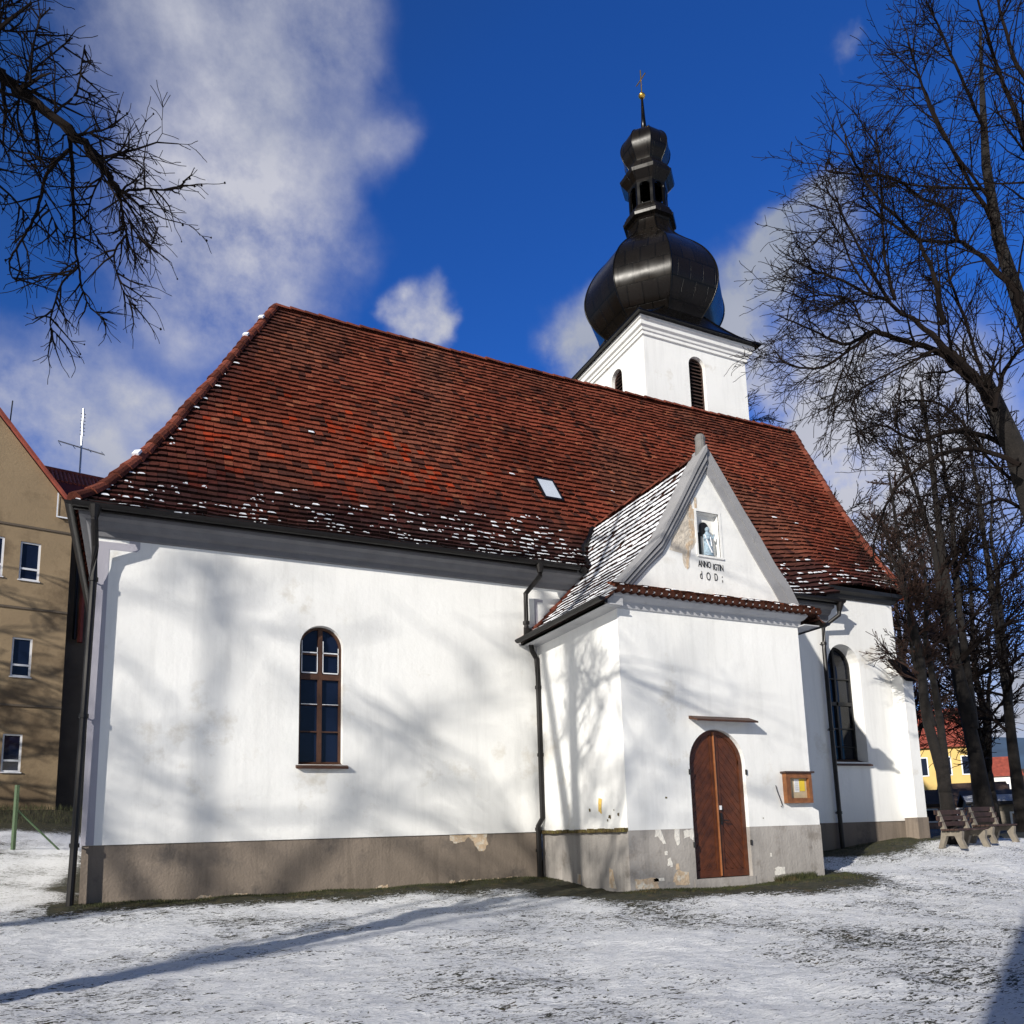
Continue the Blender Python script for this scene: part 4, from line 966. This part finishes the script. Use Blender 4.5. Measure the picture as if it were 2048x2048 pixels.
# ---------------------------------------------------------------- trees
def grow(R, out, p, d, length, r, level, maxl, spread=.7, gravity=0, dens=1.0, curl=.22, minr=.004, kids=(9, 7, 5, 3), up=0.0, tipk=.35):
    n = max(3, int(length / (.28 if level < 2 else .14)) + 1); n = min(n, 14); pts = [p.copy()]; dirs = [d.copy()]; seg = length / n
    for i in range(n):
        d = (d + Vector((R.gauss(0, curl), R.gauss(0, curl), R.gauss(0, curl))) * .6 + Vector((0, 0, up - gravity * (i / n)))).normalized()
        p = p + d * seg; pts.append(p.copy()); dirs.append(d.copy())
    rs = [max(minr, r * (1 - (1 - tipk) * i / n)) for i in range(n + 1)]
    out.append((pts, rs, level))
    if level < maxl:
        k = int(kids[level] * dens * R.uniform(.8, 1.25) + .5)
        for j in range(k):
            f = R.uniform(.18, 1.0) if j < k - 1 else 1.0; i = min(n, int(f * n)); dd = dirs[i]
            a = R.uniform(0, 2 * math.pi); s1 = dd.orthogonal().normalized(); s2 = dd.cross(s1); ang = R.uniform(.35, 1.0) * spread * 1.3 if j < k - 1 else R.uniform(.05, .3)
            nd = (dd * math.cos(ang) + (s1 * math.cos(a) + s2 * math.sin(a)) * math.sin(ang)).normalized()
            grow(R, out, pts[i], nd, length * R.uniform(.38, .62) * (1.15 - .4 * f), rs[i] * R.uniform(.42, .62), level + 1, maxl, spread, gravity, dens, curl * 1.15, minr, kids, up, tipk)
    return out
def along(R, out, path, rr, nk, klen, lvl, maxl, **kw):
    """limb through given points, with side branches"""
    P = [Vector(q) for q in path]; C_ = catmull([tuple(q) for q in P], 5); C_ = [Vector(c) for c in C_]
    n = len(C_) - 1
    for i in range(1, n): C_[i] += Vector((R.gauss(0, 1), R.gauss(0, 1), R.gauss(0, 1))) * rr[0] * .18
    rs = [rr[0] + (rr[1] - rr[0]) * (i / n) ** .8 for i in range(n + 1)]
    out.append((C_, rs, 0))
    for j in range(nk):
        f = (j + R.random()) / nk; i = min(n - 1, int(f * n)); dd = (C_[i + 1] - C_[i]).normalized()
        a = R.uniform(0, 6.28); s1 = dd.orthogonal().normalized(); s2 = dd.cross(s1); ang = R.uniform(.5, 1.2)
        nd = (dd * math.cos(ang) + (s1 * math.cos(a) + s2 * math.sin(a)) * math.sin(ang)).normalized()
        grow(R, out, C_[i], nd, klen * R.uniform(.6, 1.2) * (1.1 - .4 * f), max(rs[i] * .42, .012), lvl, maxl, **kw)
    return out
def tree_mesh(name, segs, trunks, label, loc, barkm, twm, group=None, buds=0, R=random.Random(1), cat='tree'):
    t = thing(name, label, cat, loc, group)
    B = MB()
    for pts, rs in trunks: B.tube(pts, rs, 10)
    B.build('trunk', barkm, t, True, normals=False)
    B = MB()
    for pts, rs, lv in segs: B.tube(pts, rs, 6 if lv == 0 else (4 if lv == 1 else 3), False)
    if buds:
        for pts, rs, lv in segs:
            if lv >= 2 and R.random() < buds:
                p = pts[-1]; s = R.uniform(.006, .013)
                B.add([p + Vector((s, 0, 0)), p + Vector((-s, s, 0)), p + Vector((-s, -s, 0)), p + Vector((0, 0, s * 1.8)), p - Vector((0, 0, s * 1.4))], [(0, 1, 3), (1, 2, 3), (2, 0, 3), (0, 1, 4), (1, 2, 4), (2, 0, 4)])
    B.build('branches', twm, t, normals=False)
    return t
# big tree on the left whose limb hangs into the view and whose stems cast the long shadow
R1 = random.Random(21)
tb = Vector((-5.75, 6.05, gz(-5.75, 6.05)))
trunks = [([tb - Vector((0, 0, .3)), tb + Vector((.02, 0, 1.5)), tb + Vector((0, .02, 6.6)), tb + Vector((0, -.02, 9.5)), tb + Vector((-.1, -.2, 13.5)), tb + Vector((-.3, -.4, 17.5))], [.3, .25, .2, .17, .11, .04]),
          ([tb + Vector((0, 0, 6.3)), tb + Vector((-.15, .3, 8.0)), tb + Vector((-.4, .9, 11.5)), tb + Vector((-.6, 1.3, 15.5))], [.16, .15, .11, .03])]
segs = []
KW = dict(spread=.75, gravity=.12, curl=.26, minr=.0036, kids=(6, 6, 5, 3))
d8 = 8.0
limb = [tb + Vector((0, 0, 6.9)), at(-260, 10, 7.2), at(-90, 90, 7.6), at(0, 150, 8.0), at(60, 195, 8.1), at(150, 272, 8.2), at(208, 345, 8.3), at(240, 392, 8.3)]
along(R1, segs, limb, (.095, .03), 20, .95, 1, 3, **KW)
for path, r in (([(240, 392), (245, 430), (253, 475), (268, 512)], .018), ([(242, 385), (290, 378), (335, 380), (365, 375)], .016), ([(252, 470), (228, 510), (240, 565), (258, 600), (272, 612)], .011), ([(246, 420), (275, 470), (300, 492), (316, 455)], .011),
                ([(140, 268), (144, 330), (146, 400), (150, 480), (158, 545), (168, 590), (185, 620), (215, 640)], .024), ([(138, 300), (95, 345), (75, 420), (50, 470), (22, 515), (25, 555), (40, 560)], .02), ([(155, 535), (125, 565), (108, 610), (100, 650), (115, 670)], .011),
                ([(40, 180), (36, 240), (55, 300), (90, 315), (112, 320)], .012), ([(50, 160), (78, 130), (110, 105), (145, 75)], .014), ([(60, 165), (66, 100), (75, 55), (80, 30)], .012), ([(110, 225), (150, 190), (160, 150), (170, 90)], .014),
                ([(150, 270), (200, 262), (235, 250)], .014), ([(200, 330), (245, 305), (270, 290)], .012), ([(205, 350), (185, 390), (178, 440), (200, 490)], .01), ([(90, 400), (115, 455), (135, 475)], .008), ([(-60, 20), (10, 60), (60, 62)], .02), ([(-120, 200), (-40, 330), (30, 400), (60, 440)], .02), ([(-80, 60), (-10, 20), (40, 5)], .016), ([(-100, 150), (-40, 230), (20, 300), (70, 330)], .016)):
    dd = 8.1 + R1.uniform(-.4, .4)
    along(R1, segs, [at(u, v, dd + .12 * i) for i, (u, v) in enumerate(path)], (r, .006), int(3 + len(path) * 1.8), .46, 2, 3, **KW)
for k in range(9):
    z = R1.uniform(9.5, 16.5); a = R1.uniform(0, 6.28); grow(R1, segs, tb + Vector((0, 0, z)), Vector((math.cos(a) * .8 - .1, math.sin(a) * .8 - .2, .55)).normalized(), R1.uniform(2, 3.6), .06, 1, 3, spread=.7, gravity=.02, curl=.2, minr=.006, kids=(9, 6, 4, 3))
tree_mesh('lime_tree', segs, trunks, 'bare tree whose dark limb hangs into the sky at upper left', tb, bark, twigm, buds=.08, R=R1)
# big tree at the right edge
R2 = random.Random(5)
D = 13.5
rb = at(2130, 1500, D); rb.z = gz(rb.x, rb.y)
P = lambda u, v, d=D: at(u, v, d)
trunks = [([rb - Vector((0, 0, .3)), P(2110, 1200), P(2075, 1040), P(2030, 900), P(1985, 800), P(1966, 755)], [.30, .23, .19, .165, .14, .11]),
          ([P(2125, 1300), P(2120, 1000, D + .5), P(2080, 720, D + .8), P(2040, 610, D + .8), P(1995, 470, D + .9), P(1972, 330, D + 1), P(1965, 200, D + 1.2), P(1960, 60, D + 1.4)], [.2, .18, .15, .12, .095, .075, .05, .025])]
segs = []
KR = dict(spread=.8, gravity=-.02, curl=.20, minr=.0050, kids=(6, 5, 4, 3))
for path, r, dz in (([(1985, 800), (1920, 720), (1850, 660), (1780, 605), (1740, 590)], .085, 0), ([(1940, 760), (1880, 705), (1800, 680), (1745, 665), (1690, 690), (1640, 668), (1560, 632)], .07, .6), ([(1745, 665), (1700, 700), (1640, 735), (1580, 730), (1548, 700)], .035, .5),
                    ([(1885, 650), (1870, 560), (1845, 500), (1832, 475), (1760, 400), (1730, 360), (1700, 310), (1690, 270)], .045, -.3), ([(2060, 650), (2020, 570), (1960, 510), (1915, 482), (1835, 478), (1760, 430), (1720, 395)], .06, .4), ([(1915, 482), (1895, 420), (1840, 395), (1780, 355), (1660, 345), (1655, 320)], .035, .7),
                    ([(1790, 600), (1770, 520), (1765, 440), (1760, 350), (1752, 260)], .03, .2), ([(1780, 605), (1730, 520), (1690, 440), (1670, 390)], .03, -.2), ([(1740, 590), (1680, 560), (1640, 545), (1620, 550)], .03, 0), ([(1745, 590), (1705, 530), (1670, 455), (1625, 490)], .02, -.4),
                    ([(1975, 380), (1900, 375), (1820, 370), (1790, 352)], .028, .5), ([(1990, 450), (1920, 330), (1860, 210), (1830, 130), (1820, 90)], .035, .8), ([(1968, 260), (1920, 150), (1880, 60), (1855, 10)], .03, .8), ([(1980, 400), (1880, 260), (1840, 160), (1815, 85)], .025, .3),
                    ([(2100, 420), (2040, 250), (1990, 120), (1950, -20)], .06, -.6), ([(2140, 300), (2060, 180), (2010, 60), (1990, -40)], .05, -1), ([(2030, 900), (1960, 870), (1900, 862), (1850, 880), (1810, 872), (1760, 850), (1700, 870)], .055, .4), ([(2040, 930), (1960, 900), (1880, 910), (1790, 980), (1755, 1060), (1745, 1120)], .045, -.2),
                    ([(2075, 1040), (2010, 1000), (1960, 1010), (1900, 990), (1860, 1020)], .04, .2), ([(1990, 820), (2010, 740), (2050, 690), (2090, 640)], .05, -.5), ([(1966, 755), (1930, 640), (1900, 560), (1890, 500)], .035, .2), ([(2055, 980), (1990, 930), (1900, 820), (1820, 800), (1790, 815)], .035, .8), ([(1870, 700), (1790, 740), (1720, 780), (1700, 820)], .02, -.4), ([(1720, 640), (1700, 600), (1640, 590), (1600, 600)], .018, .3), ([(1700, 690), (1690, 730), (1670, 780), (1655, 830)], .014, .1)):
    n = len(path); along(R2, segs, [P(u, v, D + dz + .25 * math.sin(i * 1.3 + u)) for i, (u, v) in enumerate(path)], (r, .012), int(6 + n * 2.2), 1.15, 1, 3, **KR)
tree_mesh('tall_bare_tree', segs, trunks, 'tall bare tree with spreading black limbs at the right edge of the view', rb, bark, twigm, buds=.04, R=R2)
# mid-distance trees beside the benches
def standing_tree(name, seed, base, H, stems, label, kids=(12, 9, 6, 3), cl=.30, r0=.2, lean=0, low=.25, barkm=bark2, twm=twigm, maxl=3, minr=.011, group=None, dens=1, klen=.28, spread=.6, up=.06):
    R_ = random.Random(seed); trunks = []; segs = []
    for (dx, dy, tx, ty, h, f, rr) in stems:
        a = base + Vector((dx, dy, f * H)); b = base + Vector((tx, ty, h * H)); pts = [a - Vector((0, 0, .3 if f == 0 else 0))]
        for i in range(1, 7): pts.append(a.lerp(b, i / 6) + Vector((R_.gauss(0, .07), R_.gauss(0, .07), 0)))
        rs = [rr * (1 - .85 * i / 6) for i in range(7)]; rs[0] *= 1.35
        sm = catmull([(*q, w) for q, w in zip(pts, rs)], 5); trunks.append(([Vector(q[:3]) for q in sm], [max(q[3], .012) for q in sm]))
        n = int(26 * (h - max(f, low)) / .75 * dens)
        for j in range(n):
            q = max(f + .05, low) + (h - max(f + .05, low)) * (j + R_.random()) / n; s = (q - f) / (h - f) * 6; i = min(5, int(s)); p = pts[i].lerp(pts[i + 1], s - i)
            an = R_.uniform(0, 6.28); e = R_.uniform(.15, .9)
            grow(R_, segs, p, Vector((math.cos(an) * math.cos(e), math.sin(an) * math.cos(e), math.sin(e))), H * klen * R_.uniform(.55, 1.1) * (1.1 - .55 * q), max(rs[min(i, 6)] * .38, .02), 1, maxl, spread=spread, gravity=-up, curl=.2, minr=minr, kids=kids)
    return tree_mesh(name, segs, trunks, label, base, barkm, twm, group, 0, R_)
def gp(u, v, d):
    q = at(u, v, d); q.z = gz(q.x, q.y); return q
b1 = gp(1908, 1697, 20.5)
standing_tree('forked_tree', 31, b1, 10, [(0, 0, -.62, .25, 1.0, 0, .17), (-.06, .02, .25, .2, .95, .13, .12), (-.2, .08, -.9, .4, .9, .3, .08)], 'forked bare tree with brown twigs beside the concrete bench', twm=twigr, low=.42, kids=(12, 8, 6, 3), dens=.9, minr=.009, klen=.125, up=.18, spread=.45)
b2 = gp(1975, 1664, 25.0)
standing_tree('straight_tree', 32, b2, 15, [(0, 0, -.9, 0, 1.0, 0, .25), (-.2, 0, -1.7, .3, .95, .25, .15), (-.15, 0, .6, .3, .98, .22, .15)], 'thick straight bare tree standing behind the second bench', low=.3, kids=(12, 8, 6, 3), dens=.9, minr=.011, klen=.17, up=.1)
b3 = gp(2052, 1680, 27.0)
standing_tree('thin_tree', 33, b3, 15, [(0, 0, -.4, 0, 1.0, 0, .2), (0, 0, .8, .3, .9, .3, .12)], 'slender bare tree at the right edge behind the benches', low=.2, minr=.012, dens=.8)
b4 = gp(1830, 1650, 36.0)
standing_tree('bushy_tree', 34, b4, 14.5, [(0, 0, .3, 0, 1.0, 0, .2), (0, 0, -1, .3, .85, .2, .12), (0, 0, 1.4, .3, .85, .2, .12)], 'bushy rust brown bare tree in front of the yellow house', twm=twigr, low=.2, minr=.015, dens=.8)
b5 = gp(1990, 1650, 42.0)
standing_tree('wide_tree', 35, b5, 17, [(0, 0, .3, 0, 1.0, 0, .25), (0, 0, -2.4, .3, .85, .2, .14), (0, 0, 2.6, .3, .85, .2, .14)], 'wide dark bare tree standing between the yellow house and the white garage', low=.15, minr=.018, dens=.9)
b6 = gp(1700, 1650, 40.0)
standing_tree('distant_tree', 36, b6, 19, [(0, 0, .3, 0, 1.0, 0, .25), (0, 0, -2, .3, .85, .2, .14), (0, 0, 2.2, .3, .8, .2, .14)], 'bare tree whose crown shows behind the right roof edge', low=.4, minr=.017, dens=.6, maxl=3)
b7 = gp(1530, 1640, 46.0)
standing_tree('distant_tree', 37, b7, 27.0, [(0, 0, .2, 0, 1.0, 0, .25), (0, 0, -.8, .1, .97, .3, .12)], 'tip of a bare tree showing above the ridge beside the tower', low=.75, minr=.016, dens=1.2, maxl=3, klen=.14)
# trees behind the camera side whose crowns dapple the wall
for i, (x, y, h, sd) in enumerate(((-28, -1.7, 22, 41), (-16.5, -.4, 17, 42), (-26, -6.1, 21, 43))):
    standing_tree('park_tree', sd, Vector((x, y, -.5)), h, [(0, 0, .3, .2, 1.0, 0, .2), (0, 0, -2.2, 1.2, .85, .55, .12), (0, 0, 1.8, -1.5, .85, .55, .12)], ['bare park tree far to the left of the view', 'smallest bare park tree behind the viewpoint', 'tallest bare park tree far left of the view'][i], low=.62, minr=.02, dens=.9, maxl=2, kids=(12, 8, 6, 3), klen=.2)
base = Vector((-5.5, -2.8, -.6))
standing_tree('park_tree', 44, base, 13, [(0, 0, .1, 0, .9, 0, .42)], 'thick trunked tree behind the viewpoint casting the shadow at the lower right', low=.8, minr=.02, dens=.2, maxl=2)
standing_tree('park_tree', 45, Vector((-18, 36, 1.4)), 19, [(0, 0, .1, 0, 1, 0, .3), (0, 0, 2, 1, .9, .25, .15)], 'bare tree left of the beige building', low=.25, minr=.03, dens=1, maxl=2)

# ---------------------------------------------------------------- benches
def bench(u, v, d, rz_, label):
    o = gp(u, v, d); t = thing('park_bench', label, 'bench', o, 'concrete framed park benches'); M = Matrix.Translation(o) @ Matrix.Rotation(rz_, 4, 'Z')
    for s in (-.50, .50):
        B = MB(); side = [(-.34, 0), (-.22, 0), (-.10, .30), (.10, .30), (.22, 0), (.36, 0), (.27, .22), (.30, .40), (.24, .43), (-.10, .41), (-.26, .92), (-.33, .92), (-.22, .42), (-.26, .22)]
        B.prism(side, lambda a, b, s=s: tuple(M @ Vector((s - .05, -a, b))), lambda a, b, s=s: tuple(M @ Vector((s + .05, -a, b)))); B.build('leg', concrete, t)
    B = MB()
    for k in range(4): B.box(-.66, .66, -.28 + k * .115, -.19 + k * .115, .43, .47, M)
    B.build('seat', louvre_m, t)
    B = MB()
    for k in range(3): B.box(-.66, .66, .17 + k * .045, .205 + k * .045, .54 + k * .14, .65 + k * .14, M)
    B.build('backrest', louvre_m, t)
bench(1930, 1701, 19.8, rad(6), 'concrete and dark slat bench nearest the forked tree')
bench(1990, 1694, 20.8, rad(6), 'concrete and dark slat bench further right near the lawn')

# ---------------------------------------------------------------- houses in the right background
def frame_at(u, v, d, yaw):
    o = gp(u, v, d); return o, Matrix.Translation(Vector((o.x, o.y, o.z))) @ Matrix.Rotation(yaw, 4, 'Z')
def house(name, label, u, d, yaw, w, dp, h, rh, wallm, roofm, wins, over=.4, cat='house', zoff=0, snow=False):
    o, M = frame_at(u, 1650, d, yaw); M = M @ Matrix.Translation((0, 0, zoff)); t = thing(name, label, cat, o)
    B = MB(); B.box(-w / 2, w / 2, 0, dp, -2, h, M)
    B.add([M @ Vector(q) for q in ((-w / 2, 0, h), (-w / 2, dp, h), (-w / 2, dp / 2, h + rh))], [(0, 1, 2)]); B.add([M @ Vector(q) for q in ((w / 2, 0, h), (w / 2, dp, h), (w / 2, dp / 2, h + rh))], [(0, 1, 2)])
    B.build('wall', wallm, t)
    B = MB(); k = over
    for sgn in (0, 1):
        y0, y1 = (-k, dp / 2) if sgn == 0 else (dp + k, dp / 2); z0 = h - k * rh / (dp / 2)
        a = [M @ Vector(q) for q in ((-w / 2 - k, y0, z0), (w / 2 + k, y0, z0), (w / 2 + k, y1, h + rh), (-w / 2 - k, y1, h + rh))]; b = [q + Vector((0, 0, .18)) for q in a]
        B.add(a + b, [(0, 1, 2, 3), (4, 5, 6, 7), (0, 1, 5, 4), (1, 2, 6, 5), (2, 3, 7, 6), (3, 0, 4, 7)])
    r_ = B.build('roof', roofm, t)
    if snow:
        B = MB(); a = [M @ Vector(q) for q in ((-w / 2 - k, -k, z0 + .2), (w / 2 + k, -k, z0 + .2), (w / 2 + k, dp * .25, h + rh * .5 + .2), (-w / 2 - k, dp * .25, h + rh * .5 + .2))]
        for j in range(8):
            f0, f1 = j / 8, (j + .45) / 8; B.quad(a[0].lerp(a[3], f0), a[1].lerp(a[2], f0), a[1].lerp(a[2], f1), a[0].lerp(a[3], f1))
        B.build('snow_streaks', snow_m, r_)
    for (x, z, ww, hh) in wins:
        B = MB(); B.prism([(x - ww / 2, z), (x + ww / 2, z), (x + ww / 2, z + hh), (x - ww / 2, z + hh)], lambda a, b: tuple(M @ Vector((a, -.06, b))), lambda a, b: tuple(M @ Vector((a, .02, b))), [[(x - ww / 2 + .1, z + .1), (x + ww / 2 - .1, z + .1), (x + ww / 2 - .1, z + hh - .1), (x - ww / 2 + .1, z + hh - .1)]]); f = B.build('window', white_pvc, t)
        B = MB(); B.quad(*[M @ Vector(q) for q in ((x - ww / 2 + .1, -.02, z + .1), (x + ww / 2 - .1, -.02, z + .1), (x + ww / 2 - .1, -.02, z + hh - .1), (x - ww / 2 + .1, -.02, z + hh - .1))]); B.build('pane', glass_b, f)
house('yellow_house', 'yellow rendered house with red roof seen between the church and the trees', 1880, 75, rad(-42), 7.5, 8, 7.6, 3.6, yellow, redtile, [(-2.9, 1.2, 1.1, 1.8), (-1, 1.2, 1.1, 1.8), (1, 1.2, 1.1, 1.8), (2.9, 1.2, 1.1, 1.8), (-2.9, 4.6, 1.1, 1.8), (-1, 4.6, 1.1, 1.8), (1, 4.6, 1.1, 1.8), (2.9, 4.6, 1.1, 1.8)])
house('stone_shed', 'low pinkish stone outbuilding below the yellow house', 1900, 52, rad(-45), 2.6, 4, 1.5, .9, pink, mat('dark_brown_roof', (.05, .03, .022), .9, var=.4, vscale=2), [(-1, .4, .8, .9), (.8, .5, .8, .8)], .2, 'shed')
house('dark_roofed_house', 'low house with big dark brown roof behind the straight tree', 1970, 60, rad(-45), 3.8, 7, 1.2, 2.0, pink, mat('dark_brown_roof', (.05, .03, .022), .9), [(0, .2, 1, .9)], .5)
house('white_garage', 'low white garage with snow streaked roof right of the benches', 2060, 42, rad(-48), 5.2, 4, 1.35, .6, concrete, mat('dark_felt_roof', (.03, .03, .035), .9, var=.3), [(-1.8, -.3, .5, 1.2), (-.6, -.3, .5, 1.2), (.6, -.3, .5, 1.2)], .25, 'garage', snow=True)
house('white_house', 'small white house on the far hillside at the right', 2000, 120, rad(-40), 7, 6, 7.0, 2.6, plaster, redtile, [(-1.5, 4.4, 1, 1.2), (1.5, 4.4, 1, 1.2)])
house('white_house', 'white house further right on the hillside with brown roof', 2085, 135, rad(-50), 8, 6, 6.0, 2.6, plaster, mat('dark_brown_roof', (.05, .03, .022), .9), [(-1.5, 3.4, 1, 1.2), (1.5, 3.4, 1, 1.2)])
# hills
B = MB(); R3 = random.Random(9); pts = []
n = 60; rows = []
for j in range(7):
    row = []
    for i in range(n + 1):
        a = rad(-75 + 150 * i / n + 25); rr = 620 + j * 70; h = [-6, 30, 62, 88, 100, 96, 60][j] * (.75 + .5 * nz(i * .12, j * .2, 2)); row.append((rr * math.sin(a), rr * math.cos(a), h + 5 * nz(i * .7, j)))
    rows.append(row)
for a, b in zip(rows, rows[1:]): B.strip(a, b)
o = B.build('hills', hill_m, None, True, normals=False); o['kind'] = 'structure'
